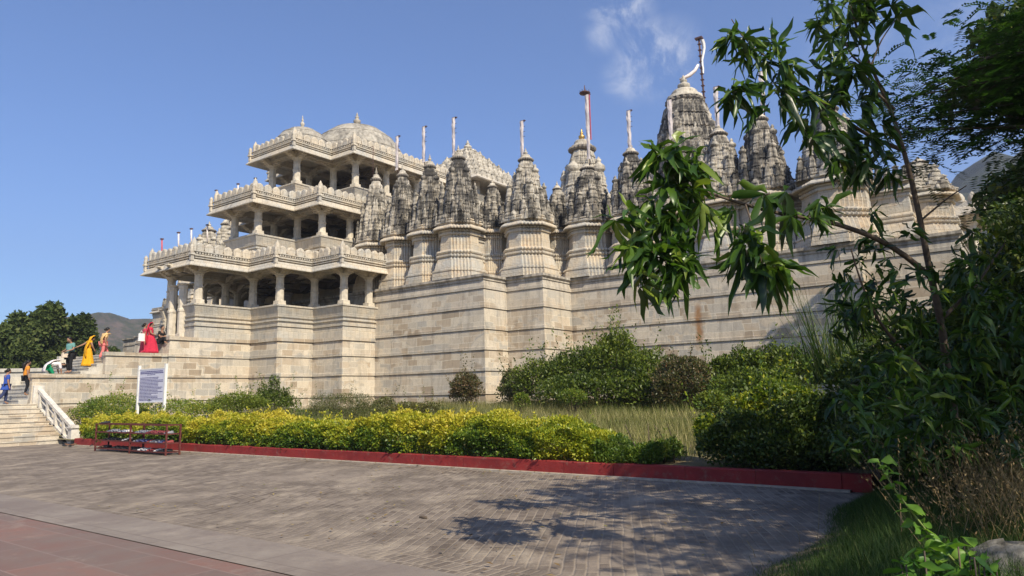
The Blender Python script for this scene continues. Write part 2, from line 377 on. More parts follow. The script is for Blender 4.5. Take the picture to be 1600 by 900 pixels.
# low plinth under the porch (top z 4.78) and tall plinth round it (top 7.6)
front = [(xd, y3), (xd, y2), (xc, y2), (xc, y1), (xb, y1), (xb, y0+.3)]
low = mir(front)+[(x, y) for x, y in front]
low = [p for p in low]
def ledges(zs, zbase, ztop, slope=.028):
    pr = [(.30, zbase)]
    for z in zs:
        o = (ztop-z)*slope
        pr += [(o+.012, z-.02), (o-.03, z-.015), (o-.03, z+.015), (o+.065, z+.02), (o+.065, z+.165), (o+.04, z+.18)]
    return pr
LZ = [1.58, 2.71, 3.75, 4.78, 5.86, 6.83]
mb = MB(); sweep(mb, low, ledges(LZ[:3], .0, 7.6)+[(.07, 4.60), (.055, 4.61), (.15, 4.62), (.15, 4.79), (.0, 4.80)])
mb.build('porch_plinth', M['plinth'], T)
right = [(xb, y0), (xa, y0), (xa, y4), (xe, y4), (xe, y5), (-5.75, y5), (-5.75, y5+.6), (xr, y5+.6)]
tall = mir(right)+[(x, y) for x, y in right]+[(xr, yback), (2*AX-xr, yback)]
mb = MB(); sweep(mb, tall, ledges(LZ, .0, 7.6)+[(.02, 7.28), (.0, 7.285), (.07, 7.29), (.07, 7.40), (.13, 7.42), (.17, 7.46), (.17, 7.58), (.0, 7.6)])
mb.build('plinth', M['plinth'], T)
# wall between the shrines
mb = MB(); inner = [(x-.9 if i < 99 else x, y+.95) for i, (x, y) in enumerate(right)]
innerp = offs(tall, -1.75)
sweep(mb, [tuple(p) for p in innerp], [(o*.6, ZC-.05+(ZK-ZC-.25)*t) for o, t in BODY]); cw = mb.build('cella_wall', M['shrine'], T)
cop = {0: MB(), 1: MB()}
# a row of small weathered roof slabs over that wall
mb = MB(); ip = offs(tall, -1.6)
for i in range(len(ip)):
    a = ip[i-1]; b = ip[i]; Ln = np.linalg.norm(b-a)
    if Ln < .6 or a[1] > 40 or b[1] > 40 or (a[0]+b[0])/2 < -60: continue
    if abs(a[0]-AX) < 7.2 and abs(b[0]-AX) < 7.2: continue
    n = int(Ln/.34)
    for k in range(n):
        p = a+(b-a)*(k+.5)/n; h = random.uniform(.55, .8)
        spirelet(cop[int(p[0] > AX)], p[0], p[1]+.0, ZK-.28, .19, h*1.25, 3, .55)
for k_ in cop: cop[k_].build('roof_coping', M['dark_spire'], cw)

def shrine(cx, cy, a, z_top, mat='dark_spire', zc=ZC, zk=ZK, top=.29, bmat='shrine', courses=7, hasbody=True, fin='finial'):
    if hasbody:
        b = body_mesh(ratha(cx, cy, a), zc-.02, zk, .75*min(1.1, a*1.1)).build('shrine', M[bmat], T)
    else: b = T
    H = (z_top-zk)*.88
    sp = spire_mesh(cx, cy, zk+.02, a*1.04, H*.93, top, courses).build('spire', M[mat], b)
    mb = MB(); z = zk+H*.93; r = a*top*(1.22 if a < 3 else 1.05)
    q = MB(); amalaka(q, cx, cy, z-.02, r*(1.12 if a < 3 else .92), H*.05); q.build('amalaka', M['shade_and_weathered'], b)
    mb.lathe((cx, cy, z+H*.03), [(r*.86, 0), (r*.84, H*.02), (r*.60, H*.035), (r*.62, H*.05), (r*.52, H*.065), (r*.3, H*.07)], 14)
    if fin != 'gold': kalasha(mb, cx, cy, z+H*.09, r*.30, z_top-(z+H*.09))
    f_ = mb.build('finial', M['finial' if fin == 'gold' else fin], b)
    if fin == 'gold': mb = MB(); kalasha(mb, cx, cy, z+H*.09, r*.26, z_top-(z+H*.09)); mb.build('gold_pot', M['gold'], b)
    return sp
SH = [  # photo x of the axis, photo y of the tip, plane Y of the axis, half width, material
    (588, 262, 28.6, .9, 'mid_spire'), (629, 256, 28.6, .92, 'dark_spire'), (671.5, 241, 28.6, .95, 'dark_spire'),
    (716, 227, 28.7, 1.06, 'dark_spire'), (769, 279, 30.5, .74, 'dark_spire'), (821, 231, 30.6, 1.14, 'mid_spire'),
    (870, 283, 33.0, .72, 'dark_spire'), (917, 247, 33.2, 1.14, 'dark_spire'), (984.5, 221, 33.3, 1.12, 'dark_spire'), (1121, 190, 33.4, 1.2, 'mid_spire'),
    (1184, 165, 33.4, 1.15, 'dark_spire'), (1290, 150, 33.3, 1.3, 'mid_spire'), (1050, 268, 33.6, .9, 'dark_spire')]
for px_, py_, Y_, a_, m_ in SH:
    q_ = atY(px_, py_, Y_); shrine(q_[0], Y_, a_, q_[2], m_)
# left wing seen beyond the porch
for s in ((-50.4, 29.0, 1.4), (-53., 31.0, 1.4), (-55.9, 33.4, 1.3), (-47.6, 28.7, 1.0)):
    shrine(s[0], s[1], s[2], 15.2, 'pale_spire')
# tall rear spires
shrine(-25.5, 43.3, 2.55, 20.75, 'pale_spire', zc=8, zk=10.8, top=.30, courses=14, fin='gold')
shrine(-19.2, 47.6, 3.25, 24.6, 'dark_spire', zc=8, zk=11.5, top=.46, courses=10)
shrine(-3.7, 36.2, 1.15, 11.9, 'pale_spire', zk=10.0)

# ------------------------------------------------------------------ the porch: three storeys
def column(mb, x, y, z0, z1, r=.17):
    r *= 1.38
    h = z1-z0
    mb.box((x, y, z0+.05), (r*2.05, r*2.05, .10)); mb.box((x, y, z0+.17), (r*1.95, r*1.95, .14))
    mb.lathe((x, y, z0+.24), [(r*1.05, 0), (r*.98, .03), (r*.95, h*.30), (r*1.08, h*.31), (r*1.08, h*.34), (r*.92, h*.35), (r*.90, h*.62), (r*1.05, h*.63), (r*1.1, h*.66), (r*.9, h*.67)], 8, smooth=False, ph=pi/8)
    zt = z0+.24+h*.67
    mb.lathe((x, y, zt-.02), [(r*.95, 0), (r*1.35, .05), (r*1.45, .09), (r*1.2, .11)], 12)
    # cross shaped bracket
    zb = z1-.36
    for (dx, dy) in ((1, 0), (-1, 0), (0, 1), (0, -1)):
        for k in range(5):
            e = r*(1.0+.62*k); mb.box((x+dx*e*.5, y+dy*e*.5, zb+.036+.072*k), (abs(dx)*e+r*1.5, abs(dy)*e+r*1.5, .072-.004*(abs(dx))))
PAR = lambda z0, z1: [(.14, z0), (.14, z0+(z1-z0)*.18), (.10, z0+(z1-z0)*.185), (.10, z0+(z1-z0)*.33), (.05, z0+(z1-z0)*.335), (.16, z0+(z1-z0)*.345), (.17, z0+(z1-z0)*.42), (.07, z0+(z1-z0)*.425), (.07, z0+(z1-z0)*.50), (.16, z0+(z1-z0)*.51),
        (.16, z0+(z1-z0)*.56), (.06, z0+(z1-z0)*.565), (.05, z0+(z1-z0)*.60), (.14, z0+(z1-z0)*.63), (.15, z0+(z1-z0)*.66), (.09, z0+(z1-z0)*.665), (.12, z0+(z1-z0)*.74), (.24, z0+(z1-z0)*.94), (.28, z0+(z1-z0)*.95), (.28, z1), (-.02, z1+.002)]
def storey(right_chain, zb, zp, ze, cols, icols, hasfloor=True, mer=True, par_k=1., gap=None, ztop=None):
    poly = mir(right_chain)+right_chain
    pr = PAR(zb, zp)
    mb = MB(); 
    if gap is None:
        sweep(mb, poly, [(o*par_k, z) for o, z in pr]+[(-.05, zp-.55), (-.06, zp-.9)], cap1=True)
    else:
        # the entrance gap: leave the parapet open between the two front corners
        gx0, gx1 = gap; P = [p for p in poly]
        k = [i for i, p in enumerate(poly) if abs(p[1]-right_chain[0][1]) < 1e-6 and p[0] < AX][-1]
        rot = poly[k+1:]+poly[:k+1]                    # starts at the right front corner, ends at the left one
        run = [(gx1, right_chain[0][1])]+rot+[(gx0, right_chain[0][1])]
        R = []
        closed = run
        def off_open(o):
            Q = offs(closed, o); Q[0] = (gx1, right_chain[0][1]-o); Q[-1] = (gx0, right_chain[0][1]-o); return Q
        for o, z in [(o*par_k, z) for o, z in pr]+[(-.30, zp), (-.30, zb+.05)]:
            q = off_open(o); R.append(np.column_stack([q, np.full(len(q), z)]))
        mb.rings(R, cap0=False, cap1=False, close=False)
        for gx, sg in ((gx0, 1), (gx1, -1)):
            yy = right_chain[0][1]
            sec = [(gx, yy-o, z) for o, z in pr]+[(gx, yy+.3, zp), (gx, yy+.3, zb)]
            mb.add(sec, [tuple(range(len(sec)))])
        fl = offs(poly, -.1); mb.add(np.column_stack([fl, np.full(len(fl), zb+.03)]), [tuple(range(len(fl)))])
    bal = mb.build('balcony', M['porch'], T)
    mb = MB(); q = offs(poly, -.12); zf = zb+.045 if gap else zp-.885; mb.add(np.column_stack([q, np.full(len(q), zf)]), [tuple(range(len(q)))]); mb.build('floor', M['shade_and_weathered'], bal)  # dark sheet laid over the floor, painted shade for the interior
    for (x, y, *z) in cols+[(2*AX-x, y, *z) for x, y, *z in cols]:
        mb = MB(); column(mb, x, y, (z[0] if z else zp), ze+.22, .17); mb.build('column', M['pale'], bal)
    for (x, y) in icols+[(2*AX-x, y) for x, y in icols]:
        mb = MB(); column(mb, x, y, zb+.05 if gap else zp-.88, ze+.22, .19); mb.build('column', M['shade_and_weathered'], bal)  # inner columns coloured darker to paint in the interior shade
    # eave with beam, fascia bands and roof
    mb = MB()
    sweep(mb, poly, [(-.42, ze+.40), (-.42, ze+.10), (.16, ze+.10), (.16, ze+.30), (.2, ze+.30), (.93, ze-.06), (1.0, ze-.05), (1.0, ze), (.92, ze+.08), (.80, ze+.30), (.68, ze+.31), (.68, ze+.37), (.80, ze+.38), (.80, ze+.42), (.70, ze+.43), (.70, ze+.49), (.80, ze+.50), (.80, ze+.58), (.70, ze+.59), (.70, ze+.70), (.82, ze+.72), (.82, ze+.77), (.70, ze+.78), (.30, ze+.79)], cap0=False, cap1=True)
    mb.cur = 1; q = offs(poly, -.40); mb.add(np.column_stack([q, np.full(len(q), ze+.38)]), [tuple(range(len(q)))[::-1]])  # ceiling and inner beams take the dark colour as painted shade
    # beams inside
    xs = sorted(set(round(x, 2) for x, y in right_chain)); ymin = right_chain[0][1]
    for x in xs[:2]:
        for sx in (x-.25, 2*AX-x+.25): 
            yy0 = min(y for px, y in right_chain if px >= x-.01)
            mb.box2((sx-.16, yy0+.2, ze+.02), (sx+.16, right_chain[-1][1]-.2, ze+.36))
    for y in sorted(set(round(y, 2) for x, y in right_chain))[1:-1]:
        hw = max(px for px, py in right_chain if py <= y+.01)
        mb.box2((2*AX-hw+.2, y+.1, ze+.03), (hw-.2, y+.42, ze+.37))
    ev = mb.build('eave', [M['porch'], M['shade_and_weathered']], bal)
    # dentils under the fascia
    # crenellation of rounded merlons, with little corner figures
    mb = MB(); q = offs(poly, .60); zt = ze+.76
    for i in range(len(q)):
        a = q[i-1]; b = q[i]; d = b-a; Ln = np.linalg.norm(d)
        if (a[1]+b[1])/2 > right_chain[-1][1]-.1 or Ln < .3: continue
        d /= Ln; nrm = np.array([d[1], -d[0]]); n = max(1, int(round(Ln/.52)))
        for k in range(n):
            c = a+d*(Ln*(k+.5)/n)+rng.normal(0, .012, 2); wd = Ln/n*.46; hh = .47*random.uniform(.93, 1.07)
            sh = [(-.8, 0), (-.96, .22), (-1.0, .42), (-.93, .64), (-.72, .84), (-.38, .97), (0, 1.04), (.38, .97), (.72, .84), (.93, .64), (1.0, .42), (.96, .22), (.8, 0)]
            F0 = np.array([[*(c+d*wd*u+nrm*.06), zt+hh*v] for u, v in sh]); F1 = np.array([[*(c+d*wd*u-nrm*.06), zt+hh*v] for u, v in sh])
            F2 = np.array([[*(c+d*wd*u*.8+nrm*.085), zt+hh*(v*.86+.02)] for u, v in sh])
            nn = len(sh); Fc_ = [tuple(range(nn-1, -1, -1))]; Fc_ = []
            V = np.concatenate([F1, F0, F2])
            for r_ in range(2):
                for j in range(nn-1): Fc_.append((r_*nn+j, r_*nn+j+1, (r_+1)*nn+j+1, (r_+1)*nn+j))
            Fc_.append(tuple(range(nn))); Fc_.append(tuple(range(2*nn, 3*nn))[::-1])
            mb.add(V, Fc_)
            # dentil blocks and drip hooks on the band below
            if k < n:
                p = a+d*(Ln*(k+1)/n)+nrm*.16; mb.box((p[0], p[1], zt-.05), (.09, .09, .10))
        nd = int(Ln/.15)
        for k in range(nd):
            p = a+d*(Ln*(k+.5)/nd)+nrm*.165; mb.box((p[0], p[1], ze+.645), (.08, .08, .09))
    for i in range(len(q)):
        p = q[i]
        if p[1] > right_chain[-1][1]-.3: continue
        a = poly[i-1]; b = poly[(i+1) % len(poly)]; c = poly[i]
        cross = (c[0]-a[0])*(b[1]-c[1])-(c[1]-a[1])*(b[0]-c[0])
        if cross > 0:
            v = (np.array(p)-np.array(c)); v /= np.linalg.norm(v); g = p+v*.30
            mb.box((g[0], g[1], ze+.35), (.16, .16, .30)); mb.box((g[0], g[1], ze+.56), (.26, .26, .12), tap=.8)
            mb.lathe((g[0], g[1], ze+.62), [(.10, 0), (.13, .1), (.09, .22), (.12, .3), (.07, .4), (.02, .46)], 8)
            mb.lathe((p[0], p[1], zt), [(.16, 0), (.17, .3), (.13, .5), (.05, .66), (.01, .74)], 8)
        else:
            mb.box((p[0], p[1], zt+.1), (.22, .22, .75))
    mb.build('crenellation', M['porch'], bal)
    return bal
c1 = [(-35.0, 19.61), (-35.0, y2), (xc, y2), (xc, y1), (xb, y1), (xb, 30.)]
i_ = .17
cols1 = [(-35.0-i_, 19.61+i_), (-35.0-i_, y2+.15), (xc-i_, y2+i_), (xc-i_, y1+.15), (xb-i_, y1+i_), (xb-i_, y0-.35)]
ent = [(-36.05, 19.45, 4.8)]
storey(c1, 4.79, 6.56, 8.42, cols1+ent, [(-35.2, 25.3), (-35.2, 28.2), (-32.7, 27.6)], gap=(-38.0, -36.05))
c2 = [(-35.2, 23.15), (-35.2, 25.85), (-32.9, 25.85), (-32.9, 32.8)]
storey(c2, 9.15, 10.88, 12.45, [(-35.2-i_, 23.15+i_), (-35.2-i_, 26.0), (-32.9-i_, 25.85+i_), (-32.9-i_, 28.1), (-32.9-i_, 30.4)], [(-35.2, 28.6)])
c3 = [(-35.15, 25.65), (-35.15, 28.45), (-33.05, 28.45), (-33.05, 36.5)]
storey(c3, 12.9, 14.42, 16.2, [(-35.15-i_, 25.65+i_), (-35.15-i_, 28.6), (-33.05-i_, 28.45+i_), (-33.05-i_, 31.2), (-33.05-i_, 34.)], [(-35.3, 31.)])
# inner walls, coloured dark as painted shade at the back of the galleries
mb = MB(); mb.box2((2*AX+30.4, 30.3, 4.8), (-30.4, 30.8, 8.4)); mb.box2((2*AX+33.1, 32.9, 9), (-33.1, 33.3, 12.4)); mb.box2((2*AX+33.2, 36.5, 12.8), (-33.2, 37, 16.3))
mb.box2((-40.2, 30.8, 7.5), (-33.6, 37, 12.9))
mb.build('inner_wall', M['shade_and_weathered'], T)
# domes
def dome(cx, cy, zb, r, ztop, fin=1.6, dh=1.2):
    mb = MB(); H = ztop-zb
    mb.lathe((cx, cy, zb-dh), [(r*1.06, 0), (r*1.06, dh*.7), (r*1.1, dh*.72), (r*1.1, dh*.9), (r*1.02, dh*.95), (r*1.02, dh)], 40, smooth=False, cap1=False)
    mb.lathe((cx, cy, zb), [(r*cos(t)*(1+.0*t), H*sin(t)) for t in np.linspace(0, pi/2*.93, 16)], 40)
    for f in (.28, .52, .74):
        t = f*pi/2*.93; mb.lathe((cx, cy, zb+H*sin(t)-.03), [(r*cos(t)+.0, 0), (r*cos(t)+.035, .02), (r*cos(t)+.02, .06), (r*cos(t)-.08, .08)], 40, cap1=False)
    d = mb.build('dome', M['dome'], T)
    mb = MB(); amalaka(mb, cx, cy, ztop-.12, r*.16, fin*.16, 12); kalasha(mb, cx, cy, ztop+fin*.02, r*.075, fin*.95); mb.build('finial', M['finial'], d)
dome(-36.6, 27.1, 17.15, 1.75, 18.65, .95, .3)
dome(-37.1, 32.05, 16.9, 3.5, 20.4, 1.1, .3)
# square bell-shaped roof with rows of little bells over the middle hall
def bell_roof(cx, cy, z0, a, H):
    g = [(cx+a, cy-a), (cx+a, cy+a), (cx-a, cy+a), (cx-a, cy-a)]
    gal = MB(); sweep(gal, [(cx-a*.9, cy-a*.9), (cx+a*.9, cy-a*.9), (cx+a*.9, cy+a*.9), (cx-a*.9, cy+a*.9)], [(.0, z0-5), (.0, z0-1.7), (.25, z0-1.3), (.0, z0-1.3), (-.9, z0-1.3), (-.9, z0-.3), (.3, z0-.15), (1.1, z0-.45), (1.15, z0-.38), (.6, z0), (.5, z0+.05)])
    for k in range(-2, 3):
        for (dx, dy) in ((k*a*.42, -a*.86), (a*.86, k*a*.42)): gal.box((cx+dx, cy+dy, z0-.8), (.42, .42, 1.1))
    gal = gal.build('upper_gallery', M['porch'], T)
    mb = MB(); n = 7
    for k in range(n):
        f = 1-k/n*.93; s = a*f*1.0; zz = z0+H*.86*(k/n); dz = H*.86/n
        mb.box((cx, cy, zz+dz/2), (2*s*.86, 2*s*.86, dz), tap=.96)
        m_ = max(2, int(round(2*s/.75)))
        for i in range(m_):
            u = -s*.86+2*s*.86*(i+.5)/m_
            for (x, y) in ((cx+u, cy-s*.86), (cx+s*.86, cy+u), (cx+u, cy+s*.86), (cx-s*.86, cy+u)):
                r = s*.86/m_*.92
                mb.lathe((x, y, zz), [(r, 0), (r*1., dz*.45), (r*.85, dz*.6), (r*.45, dz*.72), (r*.3, dz*.8), (r*.42, dz*.9), (.02, dz*1.2)], 8)
    # ridge of larger finials up the corners
    r = mb.build('bell_roof', M['pale_spire'], gal)
    mb = MB(); amalaka(mb, cx, cy, z0+H*.84, .75, .4, 16); kalasha(mb, cx, cy, z0+H*.90, .34, H*.2); mb.build('finial', M['finial'], r)
bell_roof(-37.0, 44.0, 17.6, 4.9, 4.7)
# far pavilion on the sunny side
def far_pav():
    cx, cy, zb = -4.1, 50., 9.1
    sq = lambda h: [(cx-h, cy-h), (cx+h, cy-h), (cx+h, cy+h), (cx-h, cy+h)]
    mb = MB(); sweep(mb, sq(1.7), [(0, 7.6), (0, zb), (.2, zb), (0, zb+.01)]); p = mb.build('side_porch', M['porch'], T)
    for sx in (-1, 1):
        for sy in (-1, 1): q = MB(); column(q, cx+sx*1.5, cy+sy*1.5, zb, zb+2.2, .2); q.build('column', M['pale'], p)
    mb = MB(); ze = zb+2.1
    sweep(mb, sq(1.7), [(-.4, ze+.3), (-.4, ze), (.2, ze+.2), (.9, ze-.05), (.92, ze), (.75, ze+.5), (.75, ze+.8), (.0, ze+.81)]); 
    for k in range(9):
        u = -2.3+4.6*k/8
        for (x, y) in ((cx+u, cy-2.35), (cx+2.35, cy+u)): mb.lathe((x, y, ze+.78), [(.2, 0), (.22, .25), (.12, .45), (.02, .55)], 8)
    mb.build('eave', M['porch'], p)
    mb = MB(); mb.lathe((cx, cy, ze+.8), [(1.5*cos(t), 1.1*sin(t)) for t in np.linspace(0, 1.45, 9)], 24); d = mb.build('dome', M['dome'], p)
far_pav()

# ------------------------------------------------------------------ flag poles with banners
FL = [('pole', -31.35, 28.3)]
def flag_pole(px, pyt, pyb, Y, label, wd=.25, red=False, lean=0., D=None, dark=False):
    top = atY(px, pyt, Y) if D is None else atD(px, pyt, D); 
    x, y = top[0], top[1]; zb = (atY(px, pyb, Y) if D is None else atD(px, pyb, D))[2]-.5
    t = thing('flag_pole', label, 'flag pole', (x, y, zb), 'flag poles on the temple')
    mb = MB(); mb.tube([(x, y+.05, zb), (x, y+.05, top[2]+.02)], .028, 6); mb.box((x+.05, y+.02, top[2]), (.30, .12, .035))
    for z in np.arange(top[2]-.9, top[2], .28): mb.box((x+.10, y+.05, z), (.12, .02, .02))
    p = mb.build('pole', M['pole'], t)
    mb = MB(); n = 10; h = top[2]-.02-(zb+.5)
    R = []
    for k in range(n+1):
        f = k/n; sw = .012*sin(k*1.9+px); wv = wd*(1-.25*f*random.random())/2
        R.append([(x-wv+sw, y-.04+.02*sin(k*2.3), top[2]-.02-h*f), (x+sw*.5, y-.075, top[2]-.02-h*f), (x+wv+sw, y-.05+.02*sin(k*1.3), top[2]-.02-h*f), (x+sw*.5, y-.03, top[2]-.02-h*f)])
    mb.rings(R, True, True); mb.build('banner', M['cloth'], t)
    if red:
        mb = MB(); mb.box((x+wd*.62, y-.02, top[2]-.05-h*.35), (.06, .05, h*.7)); mb.build('red_ribbon', M['redcloth'], t)
    return t
flag_pole(621, 213, 266, 28.6, 'slim flag pole with pale hanging banner on the second shrine spire right of the porch')
flag_pole(662.5, 198, 254, 28.6, 'flag pole with pale banner on the third shrine spire right of the porch')
flag_pole(709, 184, 243, 28.8, 'flag pole with pale banner on the big dark spire before the bell roof')
flag_pole(815.5, 189, 250, 30.6, 'flag pole with pale banner between the bell roof and the gold tipped spire')
flag_pole(982, 173, 235, 33.2, 'short flag pole with pale banner just left of the great central spire')
flag_pole(1118, 136, 200, 33.4, 'flag pole with pale banner beside the right flank of the great central spire')
flag_pole(1189, 112, 175, 33.4, 'flag pole with pale banner half hidden behind the mango leaves')
flag_pole(1046, 156, 218, 44.2, 'banner on a short pole against the upper part of the great central spire', wd=.34)
t = flag_pole(917, 148, 250, 33.0, 'tall flag pole with round dark top and long pink banner before the gold tipped spire', wd=.26, red=True)
top = atY(913, 146, 33.); mb = MB(); mb.lathe((top[0], top[1]+.05, top[2]), [(.02, -.1), (.3, 0), (.32, .05), (.2, .12), (.04, .16), (.02, .5)], 10)
for k in range(8): mb.box((top[0]+.27*cos(k*.785), top[1]+.05+.27*sin(k*.785), top[2]+.1), (.02, .02, .16))
mb.build('pole_cap', M['pole'], t)
# leaning mast on the great spire with a blown streamer
a = atD(1104, 200, 50.5); b = atD(1092, 60, 50.5); t = thing('flag_mast', 'tall dark leaning mast with white banner and streamer tied to the great central spire', 'flag mast', a)
mb = MB(); mb.tube([a, b], .07, 6); mb.box(tuple(b), (.55, .35, .12))
for k in range(14): p = a+(b-a)*(k+1)/15; mb.box(tuple(p), (.24, .24, .05))
mb.build('mast', M['pole'], t)
mb = MB(); R = []
for k in range(9):
    p = atD(1097+2*sin(k)+(.6*k if k < 4 else 2.4-.7*(k-4)), 62+6.6*k, 50.4); wv = .30*(1-.07*k); R.append([p+(-wv*.5, 0, 0), p+(0, -.06, 0), p+(wv*.5, 0, 0), p+(0, .04, 0)])
mb.rings(R, True, True); mb.build('banner', M['white'], t)
mb = MB(); mb.tube([atD(*p, 50.3) for p in ((1091, 101), (1086, 110), (1078, 117), (1070, 121), (1062, 124))], [.10, .14, .16, .13, .08], 5); mb.build('streamer', M['cloth'], t)
t = thing('flag_stick', 'thin iron rod standing beside the first shrine spire under the big dome', 'rod', atY(583, 262, 28.)); mb = MB(); p = atY(583, 262, 28.2); q = atY(583, 228, 28.2); mb.tube([p-(0, 0, .6), q], .022, 5); mb.tube([q, q+(-.5, 0, -.06)], .016, 5); mb.build('rod', M['pole'], t)
# little poles on the eaves of the porch, left
for (px, pyt, pyb, D, lb) in ((253, 374, 404, 38.6, 'short pole at the outer left corner of the lowest porch roof'), (279, 364, 386, 39.5, 'short pole, second from the left on the lowest porch roof'), (299, 358, 380, 40.5, 'short pole, third from the left on the lowest porch roof'),
        (324, 352, 374, 41.5, 'short pole, fourth from the left on the lowest porch roof'), (338, 298, 318, 42.5, 'short pole at the left corner of the middle porch roof'), (372, 288, 304, 43.5, 'short pole, second from the left on the middle porch roof'), (399, 279, 296, 44, 'short pole behind the merlons of the middle porch roof')):
    a = atD(px, pyb+4, D); b = atD(px, pyt, D); t = thing('roof_pole', lb, 'pole', a, 'short poles on the porch roofs')
    mb = MB(); mb.tube([a, b], .05, 6); mb.build('pole', M['redcloth'] if px == 253 else M['cloth'], t); mb = MB(); mb.box((b[0], b[1], b[2]+.02), (.17, .14, .06)); mb.build('cap', M['pole'], t)
# ------------------------------------------------------------------ ground
def sheet(name, pts, z, mat, label=None, kind='structure', parent=None):
    me = bpy.data.meshes.new(name); P = [(x, y, (z(x, y) if callable(z) else z)) for x, y in pts]
    me.from_pydata(P, [], [tuple(range(len(P)))]); me.update(); return link(name, me, mat, kind=kind, label=label)
def grid(name, x0, x1, y0_, y1_, nx, ny, fz, mat, kind='structure', keep=None, **k):
    xs = np.linspace(x0, x1, nx); ys = np.linspace(y0_, y1_, ny); V = [(x, y, fz(x, y)) for y in ys for x in xs]
    F = [(j*nx+i, j*nx+i+1, (j+1)*nx+i+1, (j+1)*nx+i) for j in range(ny-1) for i in range(nx-1) if keep is None or keep((xs[i]+xs[i+1])/2, (ys[j]+ys[j+1])/2)]
    me = bpy.data.meshes.new(name); me.from_pydata(V, [], F); me.polygons.foreach_set('use_smooth', [True]*len(F)); me.update(); return link(name, me, mat, kind=kind, **k)
def mat_earth(name, c1, c2):
    m, nt, b = newmat(name); g = N(nt, 'ShaderNodeNewGeometry'); p = g.outputs['Position']
    c = mixn(nt, c1, c2, rng_(nt, noise(nt, p, .8, 8., .7), .35, .65)); nt.links.new(c, b.inputs['Base Color'])
    bp = N(nt, 'ShaderNodeBump', inp={'Strength': .6, 'Distance': .05}); nt.links.new(noise(nt, p, 12., 6., .7), bp.inputs['Height']); nt.links.new(bp.outputs[0], b.inputs['Normal']); return m
M['earth'] = mat_earth('earth', (.20, .15, .09), (.12, .12, .05))
M['dryearth'] = mat_earth('far_earth', (.16, .13, .08), (.09, .10, .05))
def mat_brick():
    m, nt, b = newmat('brick_paving'); L = nt.links.new
    g = N(nt, 'ShaderNodeNewGeometry'); p = g.outputs['Position']
    # gentle warp: hand laid rows
    wn = N(nt, 'ShaderNodeTexNoise', inp={'Scale': .5, 'Detail': 3.}); L(p, wn.inputs['Vector'])
    wv = N(nt, 'ShaderNodeVectorMath', operation='SCALE'); wv.inputs['Scale'].default_value = .13; L(wn.outputs['Color'], wv.inputs[0])
    av = N(nt, 'ShaderNodeVectorMath', operation='ADD'); L(p, av.inputs[0]); L(wv.outputs[0], av.inputs[1])
    mp = N(nt, 'ShaderNodeMapping'); mp.inputs['Rotation'].default_value = (0, 0, radians(61.4)); L(av.outputs[0], mp.inputs['Vector'])
    br = N(nt, 'ShaderNodeTexBrick', inp={'Scale': 1., 'Mortar Size': .02, 'Mortar Smooth': 1., 'Brick Width': .23, 'Row Height': .115, 'Bias': -.1}); L(mp.outputs[0], br.inputs['Vector'])
    br.inputs['Color1'].default_value = (.07, .052, .042, 1); br.inputs['Color2'].default_value = (.235, .19, .15, 1); br.inputs['Mortar'].default_value = (.275, .225, .175, 1)
    b2 = N(nt, 'ShaderNodeTexBrick', inp={'Scale': 1., 'Mortar Size': .022, 'Mortar Smooth': .6, 'Brick Width': .115, 'Row Height': .25, 'Bias': -.1}); L(av.outputs[0], b2.inputs['Vector'])
    for k_ in ('Color1', 'Color2', 'Mortar'): b2.inputs[k_].default_value = br.inputs[k_].default_value
    sp = N(nt, 'ShaderNodeSeparateXYZ'); L(p, sp.inputs[0]); eg = rng_(nt, sp.outputs[1], 5.62, 5.60)
    bcol = mixn(nt, br.outputs['Color'], b2.outputs['Color'], eg); bfac = mixn(nt, br.outputs['Fac'], b2.outputs['Fac'], eg)
    dust = noise(nt, p, .35, 7., .68); d2 = noise(nt, p, 5., 6., .75, off=(5, 5, 5)); d3 = noise(nt, p, 1.7, 6., .7, off=(1, 8, 5))
    # worn tracks run along X, gathered as long streaks
    tr = noise(nt, mp.outputs[0], .9, 6., .62, sc3=(.9, 1.4, 1), off=(0, 3, 0))
    c = mixn(nt, bcol, (.245, .20, .16), rng_(nt, dust, .38, .62, .05, .8))
    c = mixn(nt, c, (.12, .095, .075), rng_(nt, tr, .44, .62, 0, .7))
    c = mixn(nt, c, (.40, .33, .25), rng_(nt, noise(nt, mp.outputs[0], 1.1, 7., .7, sc3=(.9, 1.4, 1), off=(8, 1, 0)), .50, .68, 0, .6))
    c = mixn(nt, c, (.19, .16, .13), rng_(nt, d2, .52, .75, 0, .45))
    L(c, b.inputs['Base Color']); b.inputs['Roughness'].default_value = .9
    h = N(nt, 'ShaderNodeMath', operation='MULTIPLY_ADD'); L(bfac, h.inputs[0]); h.inputs[1].default_value = -.3; L(d2, h.inputs[2])
    bp = N(nt, 'ShaderNodeBump', inp={'Strength': .8, 'Distance': .03}); L(h.outputs[0], bp.inputs['Height']); L(bp.outputs[0], b.inputs['Normal'])
    return m
